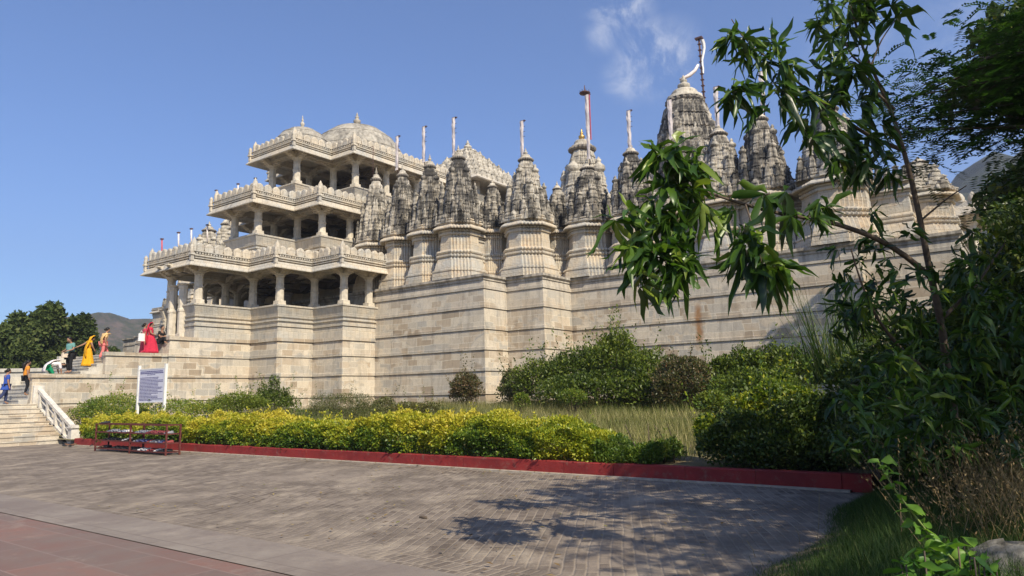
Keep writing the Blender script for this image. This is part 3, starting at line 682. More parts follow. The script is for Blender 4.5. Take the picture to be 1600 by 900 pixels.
def mat_slab(name, c1, c2, w_, h_, joint, rot=0, jw=.012):
    m, nt, b = newmat(name); L = nt.links.new
    g = N(nt, 'ShaderNodeNewGeometry'); p = g.outputs['Position']; mp = N(nt, 'ShaderNodeMapping'); mp.inputs['Rotation'].default_value = (0, 0, rot); mp.inputs['Location'].default_value = (.2, .10, 0); L(p, mp.inputs['Vector'])
    br = N(nt, 'ShaderNodeTexBrick', inp={'Scale': 1., 'Mortar Size': jw, 'Mortar Smooth': .5, 'Brick Width': w_, 'Row Height': h_}); L(mp.outputs[0], br.inputs['Vector'])
    br.inputs['Color1'].default_value = (*c1, 1); br.inputs['Color2'].default_value = (*c2, 1); br.inputs['Mortar'].default_value = (*joint, 1)
    n1 = noise(nt, p, .8, 7., .68); n2 = noise(nt, p, 6., 7., .75)
    c = mixn(nt, br.outputs['Color'], (.17, .135, .115), rng_(nt, n1, .38, .62, 0, .85)); c = mixn(nt, c, (.13, .11, .10), rng_(nt, n2, .5, .78, 0, .5))
    c = mixn(nt, c, (.36, .30, .24), rng_(nt, noise(nt, p, 2.2, 6., .7, off=(3, 3, 3)), .56, .75, 0, .45))
    L(c, b.inputs['Base Color']); b.inputs['Roughness'].default_value = .8
    bp = N(nt, 'ShaderNodeBump', inp={'Strength': .4, 'Distance': .02}); L(n2, bp.inputs['Height']); L(bp.outputs[0], b.inputs['Normal']); return m
M['brick'] = mat_brick()
M['red_slab'] = mat_slab('red_sandstone', (.22, .115, .09), (.15, .10, .085), 1.15, .58, (.24, .165, .14))
M['grey_slab'] = mat_slab('grey_slab', (.27, .23, .19), (.22, .185, .155), 1.25, .9, (.14, .115, .095), jw=.01)
sheet('ground', [(-1300, -1300), (1300, -1300), (1300, 1300), (-1300, 1300)], -.45, M['dryearth'])
def bump(x, y): return .02*sin(x*.7+y*.4)+.012*sin(x*1.9-y*1.3)
grid('brick_paving', -36, 4, 4.95, 12.2, 120, 30, lambda x, y: .004+.4*bump(x, y)*min(1, max(0, y-5)/1.5)-.012, M['brick'])
grid('sandstone_paving', -60, 6, -12, 4.2, 4, 4, lambda x, y: .004, M['red_slab'])
grid('slab_path', -60, 6, 4.2, 5.02, 60, 3, lambda x, y: .012, M['grey_slab'])
sheet('forecourt', [(-60, 5.03), (-35.9, 5.03), (-35.9, 12.2), (-60, 12.2)], -.01, M['grey_slab'])
YK = 12.17
def gz(x, y):
    g = .17+max(0, y-12.4)*.066
    if y > 28.5: g = .17+16.1*.066
    return g+.05*sin(x*.9)*cos(y*.7)*(1 if y > 13 else 0)-(.0 if x < -3 else 0)
grid('garden_bed', -35.2, 60, 12.30, 34, 160, 44, gz, M['earth'])
def bz(x, y):
    e = max(0., min(1., (x+2.25-.12*sin(y*1.7)+.10*(y-6.6)*.5)/1.1)); return -.03+e*.20+.03*sin(x*2.1)*sin(y*1.7)*e
grid('grass_bank', -3.2, 60, -2, 12.45, 200, 60, bz, M['earth'])
# red kerb, laid in stretches
def mat_kerb():
    m, nt, b = newmat('red_kerb_paint'); L = nt.links.new; g = N(nt, 'ShaderNodeNewGeometry'); p = g.outputs['Position']
    c = mixn(nt, (.26, .028, .026), (.17, .020, .020), rng_(nt, noise(nt, p, 1.3, 6., .65), .4, .65))
    c = mixn(nt, c, (.20, .13, .10), rng_(nt, noise(nt, p, 5., 9., .8), .54, .68, 0, .6)); L(c, b.inputs['Base Color']); b.inputs['Roughness'].default_value = .75
    bp = N(nt, 'ShaderNodeBump', inp={'Strength': .4, 'Distance': .02}); L(noise(nt, p, 15., 6., .7), bp.inputs['Height']); L(bp.outputs[0], b.inputs['Normal']); return m
M['kerb'] = mat_kerb()
mb = MB(); x = -30.0
while x < -2.5:
    L_ = random.uniform(1.1, 1.6); x2 = min(x+L_, -2.3); dy = random.uniform(-.008, .008); dz = random.uniform(-.008, .008)
    mb.rings([[(x+.004, YK+dy, z-.03 if z < .1 else z+dz), (x2-.004, YK+dy, z-.03 if z < .1 else z+dz), (x2-.004, YK+.2+dy, z-.03 if z < .1 else z+dz), (x+.004, YK+.2+dy, z-.03 if z < .1 else z+dz)] for z in (0, .235)]+[[(x+.004, YK+dy+.012, .25+dz), (x2-.004, YK+dy+.012, .25+dz), (x2-.004, YK+.19+dy, .25+dz), (x+.004, YK+.19+dy, .25+dz)]]); x = x2
mb.build('kerb', M['kerb'], kind='structure')
mb = MB(); mb.box2((-30, 12.05, -.02), (-2.6, 12.17, .022)); mb.build('gutter_strip', simple('gutter', (.36, .31, .25), .9, .2), kind='structure')
# hills
def hill(name, pts, D, thick, mat, base=-1., seed=0):
    """ridge whose crest passes through the given photo points at distance D; real mound of given depth"""
    P = [atD(px, py, D) for px, py in pts]; P = np.array(P); n = 90; u = np.linspace(0, 1, n)
    s = np.linspace(0, 1, len(P)); C_ = np.stack([np.interp(u, s, P[:, k]) for k in range(3)], 1)
    r = np.random.default_rng(seed); V = []; m_ = 24
    away = Fh
    nz = np.zeros((n, m_))
    for oc in range(1, 5):
        gx = r.normal(0, 1, (4*2**oc+2, 3*2**oc+2)); xi = np.linspace(0, 4*2**oc, n); yi = np.linspace(0, 3*2**oc, m_)
        x0_ = xi.astype(int); y0__ = yi.astype(int); fx = (xi-x0_)[:, None]; fy = (yi-y0__)[None]
        fx = fx*fx*(3-2*fx); fy = fy*fy*(3-2*fy)
        q = gx[np.ix_(x0_, y0__)]*(1-fx)*(1-fy)+gx[np.ix_(x0_+1, y0__)]*fx*(1-fy)+gx[np.ix_(x0_, y0__+1)]*(1-fx)*fy+gx[np.ix_(x0_+1, y0__+1)]*fx*fy
        nz += q*.5**oc
    for i in range(n):
        for j in range(m_):
            v = j/(m_-1)*2-1; h = max(0, 1-abs(v)**1.4)
            z = base+(C_[i, 2]-base)*h*(1+.06*nz[i, j]*(1 if abs(v) > .03 else .3)); p = C_[i]+away*thick*v
            V.append((p[0], p[1], z+nz[i, j]*thick*.02*h))
    F = [(i*m_+j, (i+1)*m_+j, (i+1)*m_+j+1, i*m_+j+1) for i in range(n-1) for j in range(m_-1)]
    me = bpy.data.meshes.new(name); me.from_pydata(V, [], F); me.polygons.foreach_set('use_smooth', [True]*len(F)); me.update(); return link(name, me, mat, kind='structure')
def mat_hill(name, c1, c2):
    m, nt, b = newmat(name); g = N(nt, 'ShaderNodeNewGeometry'); p = g.outputs['Position']
    c = mixn(nt, c1, c2, rng_(nt, noise(nt, p, .07, 9., .75), .40, .56)); nt.links.new(c, b.inputs['Base Color']); b.inputs['Roughness'].default_value = 1
    bp = N(nt, 'ShaderNodeBump', inp={'Strength': 1., 'Distance': 6.}); nt.links.new(noise(nt, p, .06, 8., .75), bp.inputs['Height']); nt.links.new(bp.outputs[0], b.inputs['Normal']); return m
hill('hill', [(-400, 560), (-150, 530), (30, 545), (100, 520), (145, 503), (170, 499), (185, 495), (200, 500), (215, 503), (232, 499), (260, 500), (330, 530), (420, 560)], 620, 260, mat_hill('hill_scrub', (.15, .11, .085), (.06, .065, .03)), seed=3)
hill('hill', [(1330, 420), (1400, 370), (1450, 320), (1490, 300), (1510, 290), (1530, 271), (1550, 262), (1580, 240), (1620, 215), (1720, 150), (1900, 180), (2200, 260)], 480, 240, mat_hill('hill_green', (.085, .09, .05), (.04, .05, .025)), seed=8)

# ------------------------------------------------------------------ stairs up to the porch
st = thing('staircase', 'long flight of pale stone steps climbing from the landing up to the porch', 'staircase', (-37.1, 12.4, 1.5))
mb = MB(); n = 13; ya, yb = 12.0, 16.4; za, zb = 1.60, 3.92
mb.box2((-52, 2.5, -.08), (-35.04, ya-.005, za)); 
def stair_prism(mb, a0, a1, z0, z1, n, aend, b0, b1, axis, dx=.03):
    """one solid flight: profile of treads with nosings, extruded across"""
    pr = [(a0, -.1)]; sg = 1 if a1 > a0 else -1
    for k in range(n):
        a = a0+(a1-a0)*k/n; z = z0+(z1-z0)*(k+1)/n; pr += [(a, z-.045), (a-sg*dx, z-.04), (a-sg*dx, z)]
        pr += [(a0+(a1-a0)*(k+1)/n, z)]
    pr[-1] = (aend, z1); pr.append((aend, -.1)); m_ = len(pr)
    mk = (lambda a, b, z: (a, b, z)) if axis == 'x' else (lambda a, b, z: (b, a, z))
    V = [mk(a, b0, z) for a, z in pr]+[mk(a, b1, z) for a, z in pr]; F = [(i, (i+1) % m_, m_+(i+1) % m_, m_+i) for i in range(m_)]
    mb.add(V, F); mb.add(V, [tuple(range(m_)), tuple(range(2*m_-1, m_-1, -1))])
stair_prism(mb, ya, yb, za, zb, n, 18.32, -40.1, -35.25, 'y')
mb.build('steps', M['stair'], st)
mb = MB()
def sw(x0, x1):
    for (y_0, y_1, zt) in ((12.35, 15.3, 2.88), (15.3, 18.3, 3.92)):
        mb.box2((x0, y_0, -.1), (x1, y_1, zt-.17)); mb.box2((x0-.04, y_0-.06, zt-.17), (x1+.07, y_1, zt))
sw(-35.22, -34.98)
for (y_0, y_1, z) in ((12.35, 18.3, 1.58), (15.3, 18.3, 2.71)): mb.box2((-35.2, y_0-.03, z), (-34.93, y_1, z+.17))
mb.build('side_wall', M['plinth'], st)
mb = MB(); mb.box2((-40.4, 12.35, 0), (-40.1, 15.3, 2.9)); mb.box2((-40.4, 15.3, 0), (-40.1, 18.3, 3.95)); mb.build('side_wall', M['stair'], st)
lf = thing('staircase', 'worn lower flight of whitish steps at the left edge rising from the forecourt', 'staircase', (-33.4, 10, 0))
mb = MB(); n = 9; 
stair_prism(mb, -31.9, -35.03, -.0, za-.005, n, -35.03, 2.6, 12.5, 'x')
mb.build('steps', stone_wall('worn_steps', True, (.60, .57, .46), .5, .5), lf)
M['marble_rail'] = simple('marble_rail', (.55, .51, .45), .7, .2, 5., bump=.3)
ba = thing('balustrade', 'white stone stair balustrade with a square newel at the end of the kerb', 'balustrade', (-31.2, 12.6, 0))
mb = MB(); mb.box2((-31.40, 12.48, 0), (-31.08, 12.80, .60)); mb.box2((-31.45, 12.43, .60), (-31.03, 12.85, .66)); mb.box2((-31.40, 12.48, .66), (-31.08, 12.80, .71)); mb.build('newel', M['marble_rail'], ba)
def slanted(mb, x0, z0, x1, z1, h, y_, w_):
    mb.add([(x0, y_-w_, z0), (x1, y_-w_, z1), (x1, y_-w_, z1+h), (x0, y_-w_, z0+h), (x0, y_+w_, z0), (x1, y_+w_, z1), (x1, y_+w_, z1+h), (x0, y_+w_, z0+h)], [(0, 1, 2, 3), (7, 6, 5, 4), (0, 4, 5, 1), (1, 5, 6, 2), (2, 6, 7, 3), (3, 7, 4, 0)])
mb = MB(); slanted(mb, -34.9, 2.12, -31.3, .56, .12, 12.64, .10); mb.build('handrail', M['marble_rail'], ba)
mb = MB(); slanted(mb, -34.9, 1.42, -31.3, -.06, .10, 12.64, .09); slanted(mb, -34.9, 1.82, -31.3, .30, .05, 12.64, .05); mb.build('rail', M['marble_rail'], ba)
for k in range(4):
    x = -32.1-k*.85; z = .02+(-31.45-x)*.43; mb = MB(); mb.box2((x-.09, 12.55, z), (x+.09, 12.73, z+.62)); mb.build('baluster', M['marble_rail'], ba)
mb = MB(); mb.box2((-35.2, 12.4, 1.5), (-34.85, 12.82, 2.36)); mb.build('newel', M['marble_rail'], ba)
# compound wall behind the stairs
cwl = thing('boundary_wall', 'long low grey wall with coping behind the stairs and people', 'wall', (-49, 19, 0)); A = atD(-60, 572, 45); B = atD(165, 575, 46)
d = (B-A)[:2]; d /= np.linalg.norm(d); nn = np.array([-d[1], d[0]])*.2
def wallrun(mb, A, B, z0, z1, t_): 
    n_ = np.array([-d[1], d[0]])*t_; mb.rings([[(A[0]-n_[0], A[1]-n_[1], z), (B[0]-n_[0], B[1]-n_[1], z), (B[0]+n_[0], B[1]+n_[1], z), (A[0]+n_[0], A[1]+n_[1], z)] for z in (z0, z1)], True, True)
mb = MB(); wallrun(mb, A, B, 0, 3.6, .2); mb.build('wall', M['stair'], cwl); mb = MB(); wallrun(mb, A, B, 3.6, 3.82, .3); mb.build('coping', M['stair'], cwl)
# ------------------------------------------------------------------ foliage
def mat_leaf(name, cols, trans=.35, rough=.45, spec=.4):
    """leaf colour runs through cols by each leaf's own random tone"""
    m = bpy.data.materials.new(name); m.use_nodes = True; nt = m.node_tree; nt.nodes.clear(); L = nt.links.new
    o = N(nt, 'ShaderNodeOutputMaterial'); b = N(nt, 'ShaderNodeBsdfPrincipled'); t = N(nt, 'ShaderNodeBsdfTranslucent'); mx = N(nt, 'ShaderNodeMixShader')
    a = N(nt, 'ShaderNodeAttribute', attribute_name='tone'); r = N(nt, 'ShaderNodeValToRGB'); e = r.color_ramp.elements
    e[0].position = 0; e[0].color = (*cols[0], 1); e[1].position = 1; e[1].color = (*cols[-1], 1)
    for i, c in enumerate(cols[1:-1]): q = e.new((i+1)/(len(cols)-1)); q.color = (*c, 1)
    L(a.outputs['Fac'], r.inputs[0]); L(r.outputs[0], b.inputs['Base Color'])
    tcol = mixn(nt, r.outputs[0], (1.3, 1.5, .5), .5, 'MULTIPLY'); L(tcol, t.inputs['Color'])
    b.inputs['Roughness'].default_value = rough; b.inputs['Specular IOR Level'].default_value = spec
    mx.inputs[0].default_value = trans; L(b.outputs[0], mx.inputs[1]); L(t.outputs[0], mx.inputs[2]); L(mx.outputs[0], o.inputs[0]); return m
def leaf_mesh(name, P, dirs, nrm, ln, wd, tone, shape='rhomb'):
    """P base points (n,3); dirs unit (n,3); nrm unit; ln, wd (n,)"""
    n = len(P); side = np.cross(dirs, nrm); side /= np.linalg.norm(side, axis=1, keepdims=True)+1e-9
    ln = ln[:, None]; wd = wd[:, None]
    if shape == 'rhomb':
        V = np.stack([P, P+dirs*ln*.45+side*wd*.5+nrm*ln*.06, P+dirs*ln, P+dirs*ln*.45-side*wd*.5+nrm*ln*.06], 1); k = 4
        F = np.arange(n*4).reshape(n, 4)
    elif shape == 'blade':
        V = np.stack([P-side*wd*.5, P+side*wd*.5, P+dirs*ln+nrm*ln*.28], 1); F = np.arange(n*3).reshape(n, 3); k = 3
    elif shape == 'long':   # long drooping folded leaf: midrib + 2 sides, 4 sections
        dr = rng.uniform(.05, .62, n)[:, None]; wv = rng.normal(0, .05, (n, 5, 3))
        g = np.array([0, 0, -1.])
        secs = []; 
        for q_, (s_, w_) in enumerate(((0, .08), (.22, .8), (.5, 1.), (.78, .66), (1., .03))):
            c = P+dirs*ln*s_*(1-.25*dr*s_)+g*ln*dr*s_*s_+wv[:, q_]*ln*(q_ > 0)
            up_ = nrm*wd*w_*.20
            secs += [c-side*wd*.5*w_+up_, c, c+side*wd*.5*w_+up_]
        V = np.stack(secs, 1); k = 15
        base = (np.arange(n)*15)[:, None, None]; q = []
        for s_ in range(4):
            for h in range(2): q.append([3*s_+h, 3*s_+h+1, 3*s_+h+4, 3*s_+h+3])
        F = (base+np.array(q)[None]).reshape(-1, 4)
    V = V.reshape(-1, 3); me = bpy.data.meshes.new(name)
    nf, fs = F.shape; me.vertices.add(len(V)); me.vertices.foreach_set('co', V.astype(np.float32).ravel())
    me.loops.add(nf*fs); me.loops.foreach_set('vertex_index', F.astype(np.int32).ravel())
    me.polygons.add(nf); me.polygons.foreach_set('loop_start', np.arange(0, nf*fs, fs, dtype=np.int32)); me.polygons.foreach_set('loop_total', np.full(nf, fs, np.int32))
    if shape == 'long': me.polygons.foreach_set('use_smooth', np.ones(nf, bool))
    at = me.attributes.new('tone', 'FLOAT', 'POINT'); at.data.foreach_set('value', np.repeat(np.clip(tone, 0, 1), k).astype(np.float32))
    me.update(); me.validate(); return me
def rdir(n, up_=0.3, spread=1.):
    d = rng.normal(0, 1, (n, 3)); d /= np.linalg.norm(d, axis=1, keepdims=True); d[:, 2] = d[:, 2]*spread+up_; d /= np.linalg.norm(d, axis=1, keepdims=True); return d
def perp(d):
    r = rng.normal(0, 1, d.shape)+np.array([0, 0, 1.2]); r -= d*(r*d).sum(1, keepdims=True); return r/(np.linalg.norm(r, axis=1, keepdims=True)+1e-9)
def vnoise(P, f, seed=0):
    """cheap smooth noise 0..1"""
    r = np.random.default_rng(seed); s = 0; a = 0
    for o in range(3):
        for _ in range(3):
            k = r.normal(0, 1, 3)*f*2**o; s = s+np.sin(P@k+r.uniform(0, 6.3))*.6**o; a += .6**o
    return .5+.5*s/a*1.6
def bush_pts(blobs, n, shell=.45, seed=0, rough=.28, f=2.2):
    """points in a union of ellipsoids (cx,cy,cz,rx,ry,rz), dense near the uneven skin"""
    blobs = np.array(blobs, float); vol = np.prod(blobs[:, 3:6], 1)**(2/3); pr = vol/vol.sum(); k = rng.choice(len(blobs), n, p=pr)
    d = rng.normal(0, 1, (n, 3)); d /= np.linalg.norm(d, axis=1, keepdims=True)
    d[:, 2] = np.where((d[:, 2] < -.3) & (rng.random(n) < .7), -d[:, 2], d[:, 2])
    r = 1-shell*rng.random(n)**1.7; B = blobs[k]
    lump = 1+rough*(vnoise(B[:, :3]+d*B[:, 3:6], f, seed)-.5)*2
    P = B[:, :3]+d*B[:, 3:6]*(r*lump)[:, None]; return P, d
def twigs(mb, blobs, n, rad=.012, z0=None):
    mc = np.mean(np.array(blobs, float), 0)
    for _ in range(n):
        b = blobs[random.randrange(len(blobs))]; a = random.uniform(0, 6.28); e = random.uniform(.3, .95)
        end = np.array([b[0]+b[3]*e*cos(a), b[1]+b[4]*e*sin(a), b[2]+b[5]*random.uniform(.2, .95)])
        st_ = np.array([mc[0]+(b[0]-mc[0])*(.6 if len(blobs) > 3 else .15)+b[3]*.1*cos(a), mc[1]+(b[1]-mc[1])*(.6 if len(blobs) > 3 else .15)+b[4]*.1*sin(a), (b[2]-b[5]) if z0 is None else z0])
        mid = (st_+end)/2+np.array([random.uniform(-.1, .1), random.uniform(-.1, .1), .12*b[5]])
        mb.tube([st_, mid, end], [rad, rad*.7, rad*.3], 4)
def bush(name, label, cat, blobs, n, ls, mat, tonef=None, group=None, seed=0, rough=.28, shell=.5, up_=.35, asp=.5, z0=None, ntw=14, twrad=.012, f=2.2, sprays=0):
    c = np.mean(np.array(blobs)[:, :3], 0); zb = min(b[2]-b[5] for b in blobs) if z0 is None else z0
    t = thing(name, label, cat, (c[0], c[1], zb), group)
    P, d = bush_pts(blobs, n, shell, seed, rough, f)
    if z0 is not None: P[:, 2] = np.maximum(P[:, 2], z0+rng.random(n)*.12)
    if sprays:
        # shoots that stand out of the outline
        for _ in range(sprays):
            i = rng.integers(0, n); 
            if d[i, 2] < .1: continue
            m_ = 26; dd = d[i]*.5+np.array([0, 0, .9]); L_ = ls*rng.uniform(4, 9); q = P[i]+dd*np.linspace(0, L_, m_)[:, None]+rng.normal(0, ls*.35, (m_, 3)); P = np.concatenate([P, q]); d = np.concatenate([d, np.repeat(d[i:i+1], m_, 0)])
        n = len(P)
    dirs = d*.6+rdir(n, up_); dirs /= np.linalg.norm(dirs, axis=1, keepdims=True)
    L_ = ls*rng.uniform(.6, 1.3, n); tone = tonef(P, d, n) if tonef else np.clip(rng.normal(.45, .2, n)+.35*(vnoise(P, 1.6, seed+5)-.5), 0, 1)
    link('leaves', leaf_mesh('leaves', P, dirs, perp(dirs), L_, L_*asp, tone), mat, t)
    mb = MB(); twigs(mb, blobs, ntw, twrad, zb); mb.build('stems', M['bark'], t)
    return t
M['bark'] = simple('bark', (.10, .075, .055), .9, .3, 12., bump=.6)
M['mango_bark'] = simple('mango_bark', (.095, .07, .052), .85, .3, 18., bump=.6)
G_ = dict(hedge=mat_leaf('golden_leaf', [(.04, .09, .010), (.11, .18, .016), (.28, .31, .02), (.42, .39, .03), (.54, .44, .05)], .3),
    green=mat_leaf('green_leaf', [(.028, .048, .008), (.065, .10, .012), (.125, .165, .018), (.21, .23, .035)], .3),
    dark=mat_leaf('dark_leaf', [(.022, .040, .009), (.042, .075, .013), (.09, .13, .017), (.22, .22, .03)], .25),
    olive=mat_leaf('olive_leaf', [(.06, .075, .02), (.11, .12, .035), (.17, .16, .05), (.22, .14, .07)], .3),
    yell=mat_leaf('yellow_green_leaf', [(.05, .10, .012), (.11, .17, .02), (.22, .25, .03), (.36, .32, .04)], .3),
    rust=mat_leaf('rusty_leaf', [(.05, .07, .02), (.10, .10, .035), (.17, .11, .055), (.20, .10, .06)], .3),
    mango=mat_leaf('mango_leaf', [(.016, .040, .008), (.032, .078, .010), (.070, .140, .014), (.19, .25, .03)], .36, .36, .5),
    feather=mat_leaf('feather_leaf', [(.015, .04, .012), (.03, .075, .016), (.055, .12, .022), (.11, .17, .03)], .35),
    far=mat_leaf('far_leaf', [(.035, .055, .018), (.06, .085, .025), (.09, .115, .032), (.13, .14, .05)], .2, .7, .1),
    dry=mat_leaf('dry_grass', [(.09, .12, .03), (.20, .20, .07), (.32, .29, .13), (.42, .36, .20)], .35, .8, .1),
    grass=mat_leaf('green_grass', [(.022, .04, .010), (.035, .07, .014), (.06, .11, .022), (.16, .17, .06)], .3, .6, .2),
    stalk=mat_leaf('dry_stalk', [(.14, .10, .05), (.24, .17, .08), (.34, .24, .13), (.12, .15, .04)], .2, .8, .1))
# --- the golden hedge along the kerb
def hedge_piece(name, label, x0, x1, topf, mat, tonef, dens, yfront=12.28, yback=13.7, seed=1, ls=.075):
    t = thing(name, label, 'hedge', ((x0+x1)/2, 13.0, .2))
    area = (x1-x0)*((yback-yfront)+1.1*2); n = int(area*dens); u = rng.random(n); X = x0+(x1-x0)*u
    w_ = rng.random(n); Hh = topf(X); s = w_*(1.05+(yback-yfront)+.5)     # unrolled front + top + back
    front = s < 1.05; Y = np.where(front, yfront, np.minimum(yfront+(s-1.05), yback)); Z = np.where(front, .14+(s/1.05)*(Hh-.14), Hh)
    back = s > 1.05+(yback-yfront); Z = np.where(back, Hh-(s-1.05-(yback-yfront)), Z)
    # rounded edges, lumps
    P = np.stack([X, Y, Z], 1); lump = vnoise(P*np.array([1, 1, 1.]), 2.6, seed)-.5; l2 = vnoise(P, 7., seed+3)-.5
    cy = (yfront+yback)/2; ccz = Hh*.55
    nrm = np.stack([np.zeros(n), (Y-cy)/((yback-yfront)/2), (Z-ccz)/(Hh*.45)], 1); nrm /= np.linalg.norm(nrm, axis=1, keepdims=True)+1e-9
    corner = np.maximum(0, np.abs(nrm[:, 1])*np.abs(nrm[:, 2])*2-.5)*.30
    depth = rng.random(n)**1.8*.30
    P += nrm*(lump*.26+l2*.20-corner-depth)[:, None]; P[:, 2] = np.maximum(P[:, 2], .12+.1*rng.random(n))
    # shoots that spill over the kerb
    lo = (P[:, 2] < .4) & (rng.random(n) < .2); P[lo, 1] -= rng.random(lo.sum())*.16
    # upright shoots on top
    k = int((x1-x0)*5); 
    for _ in range(k):
        xs_ = rng.uniform(x0, x1); ys_ = rng.uniform(yfront+.1, yback-.2); m_ = 12; hh = topf(np.array([xs_]))[0]; q = np.stack([np.full(m_, xs_), np.full(m_, ys_), hh+np.linspace(-.05, rng.uniform(.06, .26), m_)], 1)+rng.normal(0, .025, (m_, 3)); P = np.concatenate([P, q]); nrm = np.concatenate([nrm, np.tile([0, 0, 1.], (m_, 1))])
    n = len(P); dirs = nrm*.8+rdir(n, .25); dirs /= np.linalg.norm(dirs, axis=1, keepdims=True)
    L_ = ls*rng.uniform(.6, 1.25, n); tone = tonef(P, n)
    link('leaves', leaf_mesh('leaves', P, dirs, perp(dirs), L_, L_*.55, tone), mat, t)
    mb = MB()
    for k in range(int((x1-x0)*3.2)):
        x = rng.uniform(x0+.1, x1-.1); y = rng.uniform(yfront+.3, yback-.3); mb.tube([(x, y, .1), (x+rng.normal(0, .1), y+rng.normal(0, .08), .55), (x+rng.normal(0, .2), y+rng.normal(0, .15), .95)], [.018, .012, .006], 4)
    mb.build('stems', M['bark'], t); return t
ht = lambda X: 1.03+.07*np.sin(X*.9)+.05*np.sin(X*2.3+1)-.12*np.clip((X+9.5)/2, 0, 1)
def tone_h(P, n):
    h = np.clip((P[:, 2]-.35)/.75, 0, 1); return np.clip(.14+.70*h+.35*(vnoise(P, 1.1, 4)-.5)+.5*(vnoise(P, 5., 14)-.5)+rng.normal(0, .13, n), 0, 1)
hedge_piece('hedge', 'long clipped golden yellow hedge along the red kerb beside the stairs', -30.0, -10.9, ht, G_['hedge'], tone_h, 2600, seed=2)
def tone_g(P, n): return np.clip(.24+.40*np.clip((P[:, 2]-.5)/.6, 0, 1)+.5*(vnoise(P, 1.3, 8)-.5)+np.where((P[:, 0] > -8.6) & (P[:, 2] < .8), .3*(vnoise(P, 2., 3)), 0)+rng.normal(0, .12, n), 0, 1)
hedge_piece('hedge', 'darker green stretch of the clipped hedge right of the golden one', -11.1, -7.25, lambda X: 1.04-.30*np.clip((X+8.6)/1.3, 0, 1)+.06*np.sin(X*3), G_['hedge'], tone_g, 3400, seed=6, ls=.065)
hedge_piece('hedge', 'low straggly end piece of the hedge before the dark overhanging bush', -7.2, -5.9, lambda X: .62+.1*np.sin(X*4), G_['yell'], lambda P, n: np.clip(.3+.5*(vnoise(P, 3, 3)-.4)+rng.normal(0, .15, n), 0, 1), 3600, seed=9, ls=.06)
# --- shrubs; blob lists in metres
def px_blob(px, py_top, py_bot, Y, wpx, dy=.7, k=1.):
    c = atY(px, (py_top+py_bot)/2, Y); t = atY(px, py_top, Y); b = atY(px, py_bot, Y); l = atY(px-wpx/2, (py_top+py_bot)/2, Y); r = atY(px+wpx/2, (py_top+py_bot)/2, Y)
    rx = abs(r[0]-l[0])/2; return (c[0], Y, c[2], rx*k, max(.25, rx*dy), abs(t[2]-b[2])/2*k)
def shr(name, label, specs, n, ls, mat, seed, **k):
    bl = [px_blob(*s) for s in specs]; z0 = min(gz(b[0], b[1]) for b in bl); return bush(name, label, 'shrub', bl, n, ls, G_[mat], seed=seed, z0=z0, **k)
shr('shrub', 'yellow green bushy shrub behind the hedge left of the notice board', [(178, 616, 668, 14.8, 72), (150, 632, 668, 14.6, 50), (205, 634, 668, 14.6, 40)], 9000, .09, 'yell', 1, sprays=14)
shr('shrub', 'low green shrub just right of the notice board', [(285, 626, 660, 15, 60), (315, 632, 660, 15, 50)], 5000, .08, 'yell', 2, sprays=10)
shr('shrub', 'bright green shrub behind the hedge below the leftmost plinth wall', [(372, 614, 655, 16, 66), (350, 622, 655, 16, 40), (398, 620, 655, 16.2, 40)], 8000, .08, 'green', 3, sprays=12, tonef=lambda P, d, n: np.clip(rng.normal(.72, .18, n), 0, 1))
shr('shrub', 'tall dark leafed weed shrub standing up against the porch plinth', [(428, 606, 655, 17.2, 40), (408, 618, 655, 17.2, 34), (447, 622, 655, 17.2, 30), (429, 586, 630, 17.2, 12), (411, 600, 640, 17.2, 9), (444, 604, 640, 17.2, 8)], 6500, .10, 'green', 4, sprays=8, asp=.35)
shr('shrub', 'olive brown rounded shrub under the tall dark weed', [(420, 636, 668, 15, 60)], 3500, .06, 'olive', 41)
shr('shrub', 'broad pale green heather like shrub in front of the inner plinth corner', [(538, 614, 662, 17, 88), (510, 630, 662, 17, 50), (566, 628, 662, 17, 46)], 11000, .06, 'olive', 5, asp=.3, tonef=lambda P, d, n: np.clip(rng.normal(.3, .22, n), 0, 1), sprays=25)
shr('shrub', 'small olive shrub behind the hedge between heather shrub and corner bush', [(598, 622, 655, 18, 30), (640, 628, 655, 18, 50), (668, 630, 655, 18, 34)], 5000, .07, 'olive', 6, sprays=14)
shr('shrub', 'upright rusty green bush at the sharp corner of the plinth wall', [(728, 582, 634, 25.6, 46), (722, 598, 636, 25.6, 40)], 5000, .11, 'rust', 7, sprays=10)
shr('shrub', 'thin straggly shrub right of the plinth corner', [(798, 580, 630, 25.5, 34), (815, 590, 634, 25.2, 36), (788, 600, 634, 25, 20)], 3000, .12, 'olive', 8, sprays=14, tonef=lambda P, d, n: np.clip(rng.normal(.2, .2, n), 0, 1))
shr('shrub', 'small clipped round golden bush in front of the big green thicket', [(894, 609, 634, 21, 42)], 2600, .07, 'yell', 9, rough=.1)
shr('shrub', 'small yellow bush at the left foot of the big thicket', [(815, 612, 640, 22, 26)], 1500, .08, 'yell', 10)
big = [(845, 562, 640, 25, 80), (900, 546, 640, 25, 110), (950, 530, 642, 24.6, 110), (1000, 546, 642, 24.6, 100), (925, 580, 644, 23.6, 170), (1010, 580, 644, 23.6, 90), (960, 518, 580, 24.8, 60)]
shr('thicket', 'large loose green thicket against the middle of the plinth wall', big, 34000, .13, 'green', 11, sprays=70, rough=.34, ntw=40, twrad=.02, tonef=lambda P, d, n: np.clip(rng.normal(.5, .2, n)+.5*(vnoise(P, .8, 3)-.5), 0, 1))
shr('shrub', 'reddish olive shrub between the two green thickets', [(1066, 556, 648, 23.5, 80), (1045, 580, 650, 23, 60), (1092, 590, 650, 23, 50)], 13000, .10, 'rust', 12, sprays=25, tonef=lambda P, d, n: np.clip(rng.normal(.35, .22, n), 0, 1))
